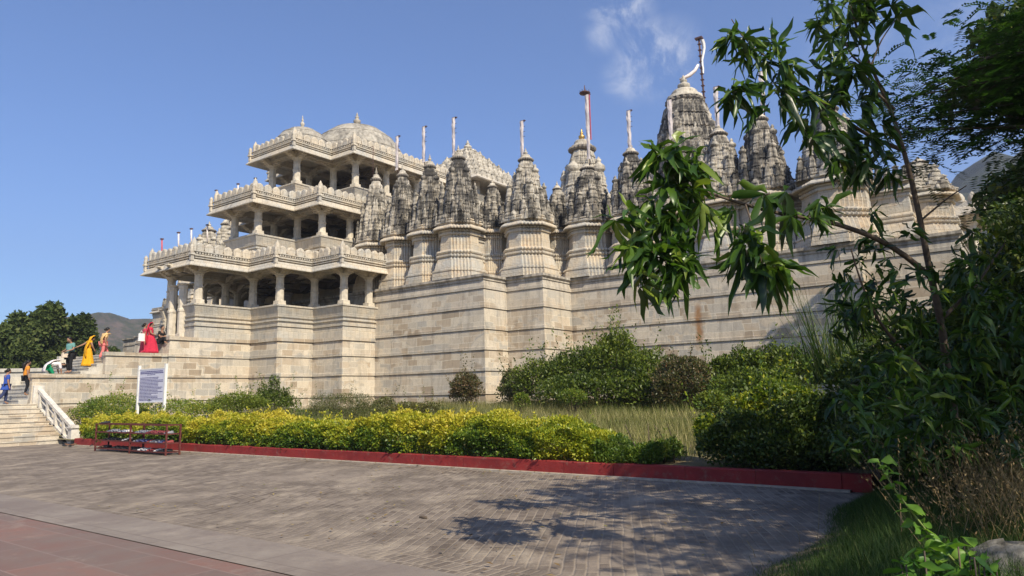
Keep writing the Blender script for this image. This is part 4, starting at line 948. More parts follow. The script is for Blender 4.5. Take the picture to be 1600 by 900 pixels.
shr('thicket', 'green thicket under the right part of the plinth wall', [(1130, 552, 640, 24.5, 70), (1165, 545, 640, 24.6, 90), (1210, 540, 640, 24.6, 80), (1245, 548, 640, 24, 70), (1180, 580, 645, 23, 130)], 22000, .12, 'green', 13, sprays=40, ntw=30)
shr('shrub', 'small bright round bush before the reddish shrub', [(1112, 612, 650, 20, 46)], 4200, .08, 'green', 14, tonef=lambda P, d, n: np.clip(rng.normal(.75, .15, n), 0, 1))
shr('shrub', 'low mixed weeds in front of the right thicket', [(1160, 618, 665, 18, 60), (1205, 608, 660, 18, 70), (1130, 650, 690, 16, 50)], 10000, .08, 'yell', 15, sprays=25, tonef=lambda P, d, n: np.clip(rng.normal(.3, .2, n)+np.where(vnoise(P, 1.4, 2) > .62, .4, 0), 0, 1))
shr('bush', 'big dark bush hanging over the right end of the red kerb', [(1180, 640, 725, 13.1, 120), (1240, 620, 725, 13.3, 130), (1300, 615, 730, 13.6, 110), (1215, 660, 742, 12.9, 150), (1130, 665, 728, 13.1, 80), (1290, 660, 742, 13.0, 90), (1345, 610, 720, 14.2, 90)], 42000, .085, 'dark', 16, sprays=60, ntw=30)
shr('shrub', 'yellow flecked low shrub lit by the sun above the dark overhanging bush', [(1210, 596, 650, 14.4, 80), (1170, 612, 660, 14.2, 60), (1250, 604, 650, 14.6, 60), (1110, 650, 700, 13.6, 50)], 9000, .08, 'hedge', 17, sprays=20, tonef=lambda P, d, n: np.clip(rng.normal(.3, .18, n)+np.where(vnoise(P, 2.2, 2) > .6, .15, 0), 0, 1))
# ------------------------------------------------------------------ mango tree in the foreground
def interp(pts, n):
    pts = np.array(pts, float); s = np.r_[0, np.cumsum(np.linalg.norm(np.diff(pts, axis=0), axis=1))]; u = np.linspace(0, s[-1], n)
    q = np.stack([np.interp(u, s, pts[:, k]) for k in range(3)], 1)
    for _ in range(2): q[1:-1] = (q[:-2]+2*q[1:-1]+q[2:])/4
    return q
def W(pts): return [atD(*p) for p in pts]
mg = thing('mango_tree', 'young mango tree in the foreground with long drooping glossy leaves', 'tree', atz(1505, 790, .12))
LP, LD, LL, LT = [], [], [], []
def rosette(c, ax, n=11, ln=.26, tone=.4, droop=.0):
    ax = np.array(ax, float); ax /= np.linalg.norm(ax)
    u = np.cross(ax, (.3, .2, 1.)); u /= np.linalg.norm(u); v = np.cross(ax, u)
    for k in range(n):
        a = k*2.4+rng.uniform(-.3, .3); e = rng.uniform(.15, 1.0)
        d = ax*(e*.9)+(u*cos(a)+v*sin(a))*(1.1-e*.4); d[2] -= .25+droop; d /= np.linalg.norm(d)
        LP.append(np.array(c)-ax*.10*(1-e)*rng.random()); LD.append(d); LL.append(ln*rng.uniform(.6, 1.15)); LT.append(np.clip(rng.normal(tone, .25), 0, 1))
def branch(mb, pts, r0, r1, n=14):
    q = interp(W(pts), n); mb.tube(q, list(np.linspace(r0, r1, n)), 6); return q
def limb(name, pts, r0, r1): mb = MB(); q = branch(mb, pts, r0, r1, 18); return mb, q
mb = MB()
tr = interp(W([(1506, 800, 8.6), (1496, 700, 8.4), (1484, 600, 8.1), (1470, 500, 7.9), (1452, 420, 7.7), (1438, 345, 7.6), (1424, 280, 7.5), (1412, 235, 7.4), (1392, 170, 7.3), (1368, 120, 7.2), (1345, 70, 7.1), (1330, 10, 7.)]), 40)
tr[0][2] = 0.0
mb.tube(tr, list(np.linspace(.058, .010, 40)), 8); mb.build('trunk', M['mango_bark'], mg)
BR = [  # limbs: (photo points with distance), start radius, end radius, rosettes along it
    ([(1462, 440, 7.8), (1400, 385, 7.5), (1345, 362, 7.2), (1290, 343, 6.9), (1215, 336, 6.6), (1165, 320, 6.4), (1112, 304, 6.3), (1075, 290, 6.2)], .034, .010),
    ([(1412, 235, 7.4), (1360, 215, 7.1), (1300, 175, 6.9), (1262, 140, 6.8), (1226, 112, 6.7), (1194, 84, 6.6), (1150, 58, 6.5), (1143, 30, 6.5)], .024, .005),
    ([(1396, 170, 7.3), (1352, 128, 7.1), (1375, 64, 7.0), (1400, 30, 7.0)], .018, .005),
    ([(1380, 120, 7.2), (1330, 90, 7.0), (1310, 40, 7.0), (1300, -10, 7.)], .014, .006),
    ([(1484, 600, 8.1), (1420, 560, 7.8), (1370, 500, 7.5), (1340, 430, 7.3), (1330, 390, 7.2)], .028, .008),
    ([(1490, 660, 8.3), (1420, 640, 8.0), (1370, 610, 7.8), (1330, 600, 7.6)], .022, .007),
    ([(1470, 500, 7.9), (1530, 440, 7.9), (1570, 380, 7.9)], .024, .008),
    ([(1496, 690, 8.4), (1440, 660, 8.0), (1400, 640, 7.6)], .018, .006),
    ([(1438, 345, 7.6), (1480, 310, 7.5), (1510, 290, 7.4)], .014, .006),
    ([(1112, 304, 6.3), (1070, 330, 6.1), (1030, 380, 6.0), (1000, 420, 5.9)], .010, .005),
    ([(1165, 320, 6.4), (1178, 360, 6.2), (1190, 410, 6.1)], .009, .005),
    ([(1075, 290, 6.2), (1062, 258, 6.1), (1058, 225, 6.1)], .009, .004),
    ([(1090, 298, 6.25), (1050, 320, 6.2), (1000, 330, 6.1), (960, 335, 6.1)], .009, .004)]
for pts, r0, r1 in BR:
    m_ = MB(); branch(m_, pts, r0, r1); m_.build('branch', M['mango_bark'], mg)
ROS = [  # photo x, y, distance, count, leaf length, tone
    (1058, 224, 6.1, 13, .36, .5), (1046, 250, 6.1, 14, .36, .35), (1080, 262, 6.1, 13, .34, .3), (1040, 285, 6.1, 14, .34, .35), (1075, 300, 6.1, 14, .32, .45), (1095, 318, 6.0, 14, .32, .6), (1020, 315, 6.1, 13, .34, .3), (1050, 335, 6.0, 14, .32, .55),
    (985, 330, 6.05, 13, .36, .45), (960, 342, 6.0, 9, .36, .6), (1000, 365, 6.0, 14, .30, .5), (985, 385, 5.9, 13, .30, .55), (1020, 395, 5.9, 14, .32, .4), (1050, 380, 6.0, 14, .32, .3), (1075, 365, 6.1, 12, .34, .2), (1000, 415, 5.9, 13, .34, .45), (1045, 412, 5.9, 14, .34, .45), (1075, 400, 6.0, 10, .30, .25), (1062, 425, 5.9, 8, .32, .3),
    (1140, 330, 6.2, 10, .40, .3), (1165, 360, 6.2, 12, .36, .3), (1190, 380, 6.1, 12, .34, .3), (1200, 412, 6.1, 13, .36, .6), (1165, 400, 6.1, 8, .36, .25), (1216, 415, 6.1, 8, .34, .6),
    (1290, 322, 6.6, 9, .28, .4), (1270, 340, 6.6, 7, .26, .3), (1235, 338, 6.5, 6, .26, .2), (1225, 300, 6.5, 7, .45, .25), (1190, 305, 6.4, 6, .42, .25),
    (1145, 55, 6.5, 11, .26, .35), (1160, 75, 6.5, 9, .24, .3), (1175, 80, 6.5, 9, .26, .45), (1195, 92, 6.6, 12, .26, .3), (1215, 70, 6.6, 10, .28, .55), (1240, 105, 6.7, 12, .30, .3), (1200, 130, 6.6, 12, .30, .3), (1160, 135, 6.5, 11, .32, .4), (1140, 150, 6.5, 8, .30, .3), (1225, 150, 6.7, 14, .32, .2), (1190, 165, 6.6, 9, .32, .25), (1262, 145, 6.8, 13, .30, .2), (1250, 185, 6.8, 13, .32, .15), (1290, 170, 6.9, 14, .30, .15), (1300, 205, 6.9, 14, .30, .1), (1330, 190, 7., 14, .30, .1), (1270, 215, 6.8, 9, .34, .12), (1330, 225, 7., 14, .30, .1), (1310, 240, 6.9, 10, .32, .1), (1360, 215, 7.1, 14, .30, .1),
    (1285, 30, 6.9, 12, .24, .5), (1300, 10, 6.9, 12, .24, .6), (1330, 5, 7., 12, .24, .6), (1345, 30, 7., 12, .24, .45), (1320, 40, 7., 12, .24, .4), (1300, 60, 6.9, 10, .26, .4), (1340, 70, 7., 12, .26, .3), (1310, 90, 7., 14, .26, .25), (1290, 110, 6.9, 13, .28, .25), (1330, 120, 7., 13, .28, .2), (1345, 100, 7., 10, .26, .3), (1355, 10, 7., 10, .26, .5), (1400, 28, 7., 9, .40, .3), (1365, 130, 7.1, 8, .34, .25), (1310, 140, 7., 13, .28, .15), (1350, 160, 7.1, 13, .30, .1), (1380, 190, 7.2, 13, .30, .1), (1290, -20, 7, 12, .26, .5), (1340, -25, 7, 12, .26, .5),
    (1380, 235, 7.2, 12, .28, .15), (1345, 260, 7.1, 12, .28, .12), (1385, 265, 7.2, 9, .28, .15)]
for (x, y, D, n, ln, tn) in ROS:
    c = atD(x, y, D)
    for rr_ in range(2 if rng.random() < .45 else 1): rosette(c+rng.normal(0, .07, 3)*rr_, (rng.normal(0, .5), rng.normal(0, .5), rng.uniform(-.3, .6)), n+2, ln*.98, tn*.75+.18, droop=.35 if y > 180 else .1)
# leaves on the lower crown right of the wall
for _ in range(215):
    x = rng.uniform(1300, 1600); y = rng.uniform(300, 720)
    if x < 1330+60*sin(y*.02) and y < 330: continue
    if x < 1345 and (y < 380 or 520 < y < 590): continue
    if x > 1370 and y < 390 and rng.random() < .85: continue
    if x < 1480 and rng.random() < .12: continue
    D = 6.9+rng.random()*1.6; rosette(atD(x, y, D), (rng.normal(0, .6), rng.normal(0, .6), rng.uniform(-.2, .8)), 11, .23, .2+.35*rng.random(), .1)
for (x, y) in ((1345, 610), (1370, 590), (1400, 600), (1330, 620), (1385, 630), (1420, 580), (1450, 610), (1400, 560), (1440, 640), (1340, 640), (1370, 655), (1475, 585)):
    rosette(atD(x, y, 6.6), (rng.normal(0, .4), rng.normal(0, .4), .8), 11, .22, .62, .0)
P = np.array(LP); Dd = np.array(LD); Ln = np.array(LL); nr = perp(Dd); nr[:, 2] = np.abs(nr[:, 2]); nr /= np.linalg.norm(nr, axis=1, keepdims=True)
link('leaves', leaf_mesh('leaves', P, Dd, nr, Ln, Ln*rng.uniform(.17, .25, len(P)), np.array(LT), 'long'), G_['mango'], mg)

# ------------------------------------------------------------------ feather leaved tree on the right
ft = thing('feathery_tree', 'large tree at the right edge with fine feathery compound leaves', 'tree', (2.6, 8.2, .15))
mb = MB(); base = np.array([2.6, 8.4, -.05])
tk = interp([base, base+(.05, .1, 1.4), base+(-.25, .3, 2.9), base+(-.5, .5, 4.2), base+(-.6, .8, 5.6)], 20); mb.tube(tk, list(np.linspace(.17, .06, 20)), 9); mb.build('trunk', M['bark'], ft)
tips = []
def limbto(start, end, r0):
    a, b = np.array(start), np.array(end); mid = (a+b)/2+(rng.normal(0, .12), rng.normal(0, .12), .25); m_ = MB(); q = interp([a, mid, b], 12); m_.tube(q, list(np.linspace(r0, r0*.25, 12)), 5); m_.build('branch', M['bark'], ft); return q
FX, FD = [], []
TG = [(1540, 60, 8.4), (1590, 40, 8.), (1500, 110, 8.6), (1440, 130, 8.8), (1470, 160, 8.5), (1420, 185, 8.6), (1530, 150, 8.3), (1580, 130, 8.1), (1500, 180, 8.3), (1450, 190, 8.6), (1560, 180, 8.1), (1600, 180, 7.8), (1530, 90, 8.8), (1610, 260, 7.8), (1615, 340, 7.7), (1640, 100, 7.8), (1660, 220, 7.6), (1700, 330, 7.4), (1640, 20, 8.1), (1700, 60, 7.6), (1600, -60, 8.), (1760, 160, 7.), (1780, 300, 7.), (1700, -60, 7.4), (1400, 160, 8.9), (1425, 205, 8.4), (1400, 200, 8.6), (1430, 150, 8.6), (1480, 130, 8.6)]
for (x, y, D) in TG:
    e = atD(x, y, D); q = limbto(tk[rng.integers(8, 19)], e, .03)
    for _ in range(72):
        j = rng.integers(4, 12); FX.append(q[j]+rng.normal(0, .34, 3)*(1, 1, .8)); 
def add_fronds(C):
    PP, DD, NN, LLn, TT = [], [], [], [], []
    for c in C:
        a = rng.uniform(0, 6.28); d = np.array([cos(a), sin(a), rng.uniform(-.35, .35)]); d /= np.linalg.norm(d); side = np.cross(d, (0, 0, 1.)); side /= np.linalg.norm(side); nv = np.cross(side, d)
        ln = rng.uniform(.25, .42); tn = rng.normal(.4, .16); m_ = 11
        for k in range(m_):
            f = (k+1)/m_; p = c+d*ln*f+np.array([0, 0, -.22*ln*f*f*2])
            for s_ in (-1, 1):
                dd = side*s_*.95+d*.35+nv*rng.normal(0, .12); dd /= np.linalg.norm(dd); PP.append(p); DD.append(dd); NN.append(nv); LLn.append(.095*(1-.45*abs(f-.45)*1.2)); TT.append(tn+rng.normal(0, .05))
    return np.array(PP), np.array(DD), np.array(NN), np.array(LLn), np.array(TT)
# crown added mostly out of view to cast the shade at the right
CR_ = []
blobs = [(3.2, 7.2, 5.4, 2.6, 2.4, 1.2), (2.2, 5.4, 4.8, 2.0, 1.8, .9), (4.6, 8.4, 5.2, 2.2, 2.2, 1.2), (3.2, 9.8, 5.0, 2.0, 1.8, 1.1), (2.7, 3.6, 4.4, 1.3, 1.2, .7), (1.2, 7.2, 6.0, 1.6, 1.5, .8), (.6, 8.2, 6.8, 1.4, 1.3, .6)]
Pq, _d = bush_pts(blobs, 3200, .9, 5)
pr_ = []
for p in Pq:
    v = p-EYE; wv = v@Fc
    x_ = 800+CF*(v@R2)/wv if wv > .1 else 9999; y_ = 450-CF*(v@U2)/wv if wv > .1 else -9999
    if wv > .1 and x_ < 1600 and y_ > -60 and not (x_ > 1480 and y_ > 20 and y_ < 330): continue
    CR_.append(p)
for b_ in blobs: limbto(tk[-3], (b_[0], b_[1], b_[2]), .05)
PP, DD, NN, LLn, TT = add_fronds(FX+list(CR_))
link('leaves', leaf_mesh('leaves', PP, DD, NN, LLn*1.0, LLn*.36, TT), G_['feather'], ft)

# ------------------------------------------------------------------ undergrowth on the right
def ub(x, y, D, rx, ry, rz): c = atD(x, y, D); return (c[0], c[1], c[2], rx, ry, rz)
bush('undergrowth', 'dark tangled undergrowth filling the right edge behind the mango trunk', 'bushes', [ub(1480, 580, 11.5, 1.2, 1.0, 1.2), ub(1550, 560, 11., 1.0, 1.0, 1.5), ub(1640, 450, 11., .8, 1., 1.7), ub(1420, 640, 11.5, .9, .8, .8), ub(1540, 640, 10, 1.2, .9, 1.), ub(1660, 560, 9.5, 1.4, 1.2, 1.8), ub(1380, 610, 12.6, .8, .8, .7), ub(1730, 420, 10, 1.3, 1.2, 1.8)], 60000, .11, G_['dark'], seed=31, z0=.15, ntw=50, twrad=.02, rough=.35)
bush('undergrowth', 'lower dark shrubs with reddish stems near the foot of the mango trunk', 'bushes', [ub(1400, 690, 9.5, .6, .6, .45), ub(1450, 720, 9., .6, .6, .4), ub(1350, 700, 11., .6, .5, .4), ub(1560, 700, 8.6, .8, .7, .6)], 14000, .07, G_['green'], seed=32, z0=.12, ntw=26, tonef=lambda P, d, n: np.clip(rng.normal(.25, .2, n), 0, 1))
def blades(C, n, ln, sp, lean=.35, wd=.012, up_=1.):
    P = C[rng.integers(0, len(C), n)]+rng.normal(0, sp, (n, 3))*(1, 1, 0); a = rng.uniform(0, 6.28, n); e = rng.random(n)*lean
    d = np.stack([np.cos(a)*e, np.sin(a)*e, np.ones(n)*up_], 1); d /= np.linalg.norm(d, axis=1, keepdims=True)
    nv = np.stack([np.cos(a), np.sin(a), np.zeros(n)-.2], 1); nv /= np.linalg.norm(nv, axis=1, keepdims=True)
    return P, d, nv, ln*rng.uniform(.5, 1.2, n), np.full(n, wd)*rng.uniform(.6, 1.4, n)
# tall reed grass
def clump(name, label, cs, n, ln, mat, lean, wd, tone=.55, cat='tall grass'):
    C = np.array(cs); t = thing(name, label, cat, C[0]); P, d, nv, L_, W_ = blades(C, n, ln, .13, lean, wd)
    # each long blade is three bent pieces
    PP, DD, NN, LL_, WW, TT = [], [], [], [], [], []
    me = leaf_mesh('blades', P, d, nv, L_, W_*3, np.clip(rng.normal(tone, .2, n), 0, 1), 'blade'); link('blades', me, mat, t); return t
clump('reed_grass', 'tall arching reed grass clump in front of the shaded end of the wall', [atY(1300, 600, 17.), atY(1318, 600, 17.), atY(1285, 600, 17.)], 150, 2.3, G_['grass'], .45, .014, .75)
clump('reed_grass', 'second thinner reed grass clump right of the first one', [atY(1345, 590, 16.), atY(1360, 600, 16.)], 70, 2.1, G_['grass'], .35, .012, .75)
# dry grass in the bed
n = 60000; X = rng.uniform(-24, -1, n); Y = rng.uniform(13.7, 27.3, n); ok = (vnoise(np.stack([X, Y, X*0], 1), .9, 3) > .25) & ~((X < -16) & (Y > 26.5)); X, Y = X[ok], Y[ok]; n = len(X)
P = np.stack([X, Y, [gz(x, y)-.01 for x, y in zip(X, Y)]], 1); P_, d, nv, L_, W_ = blades(P, n, .36, .0, .5, .018); 
hh = .5+.7*vnoise(P, .7, 12); link('dry_grass', leaf_mesh('dry_grass', P, d, nv, L_*hh*1.35, W_, np.clip(rng.normal(.5, .2, n)-.30*(vnoise(P, .5, 6) > .62), 0, 1), 'blade'), G_['dry'], kind='stuff')
n = 16000; X = rng.uniform(-34, -16, n); Y = rng.uniform(13.6, 24, n); P = np.stack([X, Y, [gz(x, y) for x, y in zip(X, Y)]], 1); P_, d, nv, L_, W_ = blades(P, n, .3, .0, .5, .02)
link('green_grass', leaf_mesh('green_grass', P, d, nv, L_, W_, np.clip(rng.normal(.55, .2, n), 0, 1), 'blade'), G_['grass'], kind='stuff')
# lush grass at the lower right
n = 150000; X = rng.uniform(-3.1, 3.2, n); Y = rng.uniform(3.6, 13.5, n)
ed = -2.25+.12*np.sin(Y*1.7)-.05*(Y-6.6); k_ = (X > ed+.05+.35*rng.random(n)**2*(vnoise(np.stack([X, Y, X*0], 1), 3., 5)-.2)) & (Y < 12.9); X, Y = X[k_], Y[k_]; n = len(X)
P = np.stack([X, Y, [bz(x, y)-.01 if y < 12.3 else gz(x, y) for x, y in zip(X, Y)]], 1); e_ = np.clip((X-ed[k_])/.8, .25, 1); P_, d, nv, L_, W_ = blades(P, n, .26, .0, .7, .0075)
link('lush_grass', leaf_mesh('lush_grass', P, d, nv, L_*e_*(.6+.9*vnoise(P, 1.2, 7)), W_, np.clip(rng.normal(.45, .18, n)+.2*(vnoise(P, .8, 9)-.5), 0, 1), 'blade'), G_['grass'], kind='stuff')
# dry seed stalks at the right
n = 800; C = np.array([atz(1540, 800, .1), atz(1580, 780, .1), atz(1515, 770, .1), atz(1600, 820, .1), atz(1640, 800, .1), atz(1580, 850, .1), atz(1620, 870, .1), atz(1560, 830, .1)]); 
t = thing('dry_stalks', 'dry brown seed stalks leaning by the foot of the mango trunk', 'weeds', C[0]); P, d, nv, L_, W_ = blades(C, n, 1.1, .34, .8, .005)
link('stalks', leaf_mesh('stalks', P, d, nv, L_, W_*2, np.clip(rng.normal(.55, .25, n), 0, 1), 'blade'), G_['stalk'], t)
f = rng.uniform(.45, 1., (n, 9)); k = rng.integers(0, n, 12000); fr = rng.uniform(.4, 1., 12000); Q = P[k]+d[k]*(L_[k]*fr)[:, None]+nv[k]*(L_[k]*.28*fr)[:, None]+rng.normal(0, .012, (12000, 3)); dq = d[k]+rng.normal(0, .5, (12000, 3)); dq /= np.linalg.norm(dq, axis=1, keepdims=True)
link('seed_heads', leaf_mesh('seed_heads', Q, dq, perp(dq), np.full(12000, .035), np.full(12000, .012), rng.random(12000)*.8), G_['stalk'], t)
# single grass stalks at the paving edge
t = thing('grass_stalk', 'thin pale grass stalks standing at the edge of the paving', 'weeds', atz(1165, 895, .05)); mb = MB()
for (x0, y0_, x1, y1_) in ((1180, 870, 1167, 845), (1178, 900, 1170, 868), (1275, 860, 1280, 770), (1250, 850, 1242, 822), (1560, 740, 1520, 700)):
    a = atz(x0, y0_, .05); b_ = a+(atD(x1, y1_, (a-EYE)@Fh)-a); mb.tube([a, (a+b_)/2+(.01, .01, 0), b_], .0025, 4)
mb.build('stalks', simple('stalk_straw', (.16, .13, .07), .9), t)
# leafy vine shoot leaning in from the lower right
vt = thing('vine_shoot', 'bright green leafy shoot leaning up to the left at the lower right', 'plant', atD(1560, 905, 3.6))
pv = interp([atD(1580, 960, 3.7), atD(1520, 905, 3.7), atD(1460, 845, 3.75), atD(1425, 800, 3.8), atD(1398, 765, 3.85), atD(1372, 722, 3.9)], 30); mb = MB(); mb.tube(pv, list(np.linspace(.010, .003, 30)), 5); mb.build('stem', simple('vine_stem', (.16, .20, .05), .6), vt)
P_, D_, L_, T_ = [], [], [], []
for k in range(1, 30):
    for s_ in range(2 if k > 12 else 4):
        a = k*2.4+s_*pi+rng.normal(0, .3); P_.append(pv[k]+rng.normal(0, .012+.03*(k < 12), 3)); dd = np.array([cos(a), sin(a)*.8, rng.uniform(-.2, .6)]); D_.append(dd/np.linalg.norm(dd)); L_.append(rng.uniform(.06, .11)*(1.25 if k < 14 else 1)); T_.append(rng.normal(.8, .12))
P_ = np.array(P_); D_ = np.array(D_); L_ = np.array(L_); link('leaves', leaf_mesh('leaves', P_, D_, perp(D_), L_, L_*.5, np.array(T_), 'long'), mat_leaf('vine_leaf', [(.05, .13, .015), (.10, .22, .025), (.17, .30, .04)], .45), vt)
P_, D_, L_ = [], [], []
vt2 = thing('vine_shoot', 'leafy weed shoots in the bottom right corner below the leaning shoot', 'plant', atD(1500, 905, 3.7))
for _ in range(120):
    x = rng.uniform(1400, 1560); y = rng.uniform(835, 915)
    if y < 835+abs(x-1490)*.5: continue
    P_.append(atD(x, y, rng.uniform(3.5, 3.9))); a = rng.uniform(0, 6.28); dd = np.array([cos(a), sin(a), rng.uniform(-.4, .5)]); D_.append(dd/np.linalg.norm(dd)); L_.append(rng.uniform(.08, .13))
P_ = np.array(P_); D_ = np.array(D_); L_ = np.array(L_); link('leaves', leaf_mesh('leaves', P_, D_, perp(D_), L_, L_*.42, rng.random(len(L_))*.8, 'long'), mat_leaf('weed_leaf', [(.04, .11, .015), (.08, .19, .02), (.14, .26, .03)], .4), vt2)
mb = MB()
for k in range(0, len(P_), 4): mb.tube([P_[k]*(1, 1, 0)+(0, 0, .05), P_[k]], .004, 4)
mb.build('stems', M['bark'], vt2)
# rock
def rock(name, label, c, r, mat, seed):
    mb = MB(); rr = np.random.default_rng(seed); n, m_ = 18, 12; R = []
    for j in range(m_):
        t_ = pi*(j+.5)/m_; ring = []
        for i in range(n):
            a = 2*pi*i/n; dd = np.array([sin(t_)*cos(a), sin(t_)*sin(a), cos(t_)]); q = 1+.18*(vnoise(dd[None]*1., 2.2, seed)[0]-.5)*2+.06*rr.normal(); ring.append(np.array(c)+dd*np.array(r)*q)
        R.append(ring)
    mb.rings(R, True, True, smooth=True); return mb.build(name, mat, label=label, cat='rock')
rk = atz(1590, 900, .15); o = rock('rock', 'pale grey boulder cut by the lower right corner', (0, 0, 0), (.42, .36, .24), simple('rock_stone', (.15, .14, .12), .95, .6, 14., bump=1.), 3); o.location = Vector([float(v) for v in rk])

# ------------------------------------------------------------------ trees far left
def far_tree(label, px, top, bot, D, wpx, seed, n=14000):
    c = atD(px, (top+bot)/2, D); zt = atD(px, top, D)[2]; rx = wpx*D/1111/2; z0 = .0
    t = thing('tree', label, 'tree', (c[0], c[1], z0), 'trees behind the boundary wall')
    r = np.random.default_rng(seed); bl = []
    for k in range(16):
        a = r.uniform(0, 6.28); e = r.uniform(.15, .75); h = r.uniform(.38, .84); bl.append((c[0]+rx*e*cos(a), c[1]+rx*e*sin(a), z0+(zt-z0)*h, rx*r.uniform(.28, .42), rx*r.uniform(.28, .42), (zt-z0)*r.uniform(.12, .17)))
    bl.append((c[0], c[1], z0+(zt-z0)*.8, rx*.45, rx*.45, (zt-z0)*.19))
    P, d = bush_pts(bl, n, .6, seed, .35, 1.); dirs = rdir(n, .1); L_ = rng.uniform(.22, .5, n)
    link('crown', leaf_mesh('crown', P, dirs, perp(dirs), L_, L_*.6, np.clip(rng.normal(.4, .2, n)+.4*(vnoise(P, .35, seed)-.5), 0, 1)), G_['far'], t)
    mb = MB(); mb.tube([(c[0], c[1], z0), (c[0]+.1, c[1], z0+(zt-z0)*.3), (c[0], c[1]+.1, z0+(zt-z0)*.75)], [.35, .28, .1], 7); 
    for b_ in bl[:8]: mb.tube([(c[0]+.1, c[1], z0+(zt-z0)*.3), b_[:3]], [.14, .04], 5)
    mb.build('trunk', M['bark'], t)
far_tree('dark leafy tree with the tallest crown behind the left boundary wall', 64, 476, 572, 62, 92, 51, 22000)
far_tree('broad tree nearest the hill, right of the tallest crown', 124, 488, 572, 66, 84, 52, 20000)
far_tree('tree cut by the left edge of the picture behind the wall', 8, 506, 572, 60, 80, 53, 18000)
far_tree('low distant tree between the broad tree and the terrace', 168, 546, 574, 75, 50, 54, 8000)
far_tree('small low tree filling in behind the left boundary wall', 40, 525, 576, 58, 100, 55, 14000)

# tall tree beyond the right edge whose shade falls on the end of the wall
t = thing('tree', 'tall leafy tree just beyond the right end of the long wall', 'tree', (1.7, 27.2, 1.1)); bl = [(1.7+1.7*cos(k*1.3)*(k % 3 > 0), 27.2+1.6*sin(k*1.3)*(k % 3 > 0), 6.+.75*k, 1.8, 1.8, 1.15) for k in range(9)]
P, d = bush_pts(bl, 26000, .8, 61, .3, 1.); dirs = rdir(len(P), .1); L_ = rng.uniform(.16, .34, len(P)); link('crown', leaf_mesh('crown', P, dirs, perp(dirs), L_, L_*.6, np.clip(rng.normal(.4, .2, len(P)), 0, 1)), G_['dark'], t)
mb = MB(); mb.tube([(1.7, 27.2, 1.0), (1.8, 27.1, 5), (1.7, 27.2, 11.)], [.30, .22, .06], 8); [mb.tube([(1.75, 27.15, 4.6+.4*k), b_[:3]], [.10, .03], 5) for k, b_ in enumerate(bl)]; mb.build('trunk', M['bark'], t)

# fallen leaves and grit on the paving
n = 700; X = np.concatenate([rng.uniform(-12, -2.6, 350), rng.uniform(-29, -3, 350)]); Y = np.concatenate([rng.uniform(5.2, 12, 350), 12.1-np.abs(rng.normal(0, .5, 350))])
P = np.stack([X, Y, np.full(n, .022)], 1); a = rng.uniform(0, 6.28, n); D_ = np.stack([np.cos(a), np.sin(a), rng.uniform(0, .25, n)], 1); D_ /= np.linalg.norm(D_, axis=1, keepdims=True); Nn = np.tile([0., 0, 1], (n, 1)); L_ = rng.uniform(.03, .10, n)
link('leaf_litter', leaf_mesh('leaf_litter', P, D_, Nn, L_, L_*.45, rng.random(n)), mat_leaf('fallen_leaf', [(.10, .06, .03), (.20, .13, .05), (.32, .24, .10), (.16, .16, .05)], .1, .8, .1), kind='stuff')
# ------------------------------------------------------------------ people
def skin_mesh(V, E, Rr, root=0, sub=1):
    me = bpy.data.meshes.new('tmp'); me.from_pydata([tuple(float(c) for c in v) for v in V], E, []); o = bpy.data.objects.new('tmp', me); COL.objects.link(o)
    md = o.modifiers.new('skin', 'SKIN'); md.use_smooth_shade = True
    sv = me.skin_vertices[0].data if len(me.skin_vertices) else None
    if sv is None:
        me.attributes  # skin layer is created with the modifier in the evaluated scene
    for i, r in enumerate(Rr):
        rr = r if isinstance(r, tuple) else (r, r); sv[i].radius = rr; sv[i].use_root = (i == root)
    s_ = o.modifiers.new('sub', 'SUBSURF'); s_.levels = sub; s_.render_levels = sub
    dg = bpy.context.evaluated_depsgraph_get(); dg.update(); out = bpy.data.meshes.new_from_object(o.evaluated_get(dg)); bpy.data.objects.remove(o); bpy.data.meshes.remove(me)
    for p in out.polygons: p.use_smooth = True
    return out
def ensure_skin(): pass
JD = dict(pelvis=(0, 0, .52), belly=(.005, 0, .61), chest=(.0, 0, .73), neck=(.0, 0, .83), chin=(.012, 0, .875), head=(.012, 0, .925),
    shL=(0, .105, .80), elL=(-.01, .135, .63), wrL=(.03, .14, .48), shR=(0, -.105, .80), elR=(-.01, -.135, .63), wrR=(.03, -.14, .48),
    hipL=(0, .052, .50), knL=(.015, .055, .28), anL=(-.01, .055, .045), toL=(.085, .06, .018), hipR=(0, -.052, .50), knR=(.015, -.055, .28), anR=(-.01, -.055, .045), toR=(.085, -.06, .018))
RD = dict(pelvis=.078, belly=.068, chest=.078, neck=.030, chin=.040, head=.058, sh=.040, el=.026, wr=.018, hip=.056, kn=.038, an=.024, to=.022)
rad_ = lambda k, f=1.: RD[k[:-1] if k[-1] in 'LR' else k]*f
M['skin'] = simple('skin', (.30, .165, .105), .6, .06); M['hair'] = simple('black_hair', (.012, .010, .009), .5, .2)
def fab(name, c, var=.12, stripes=None):
    return simple('cloth_'+name, c, .85, var, 14.)
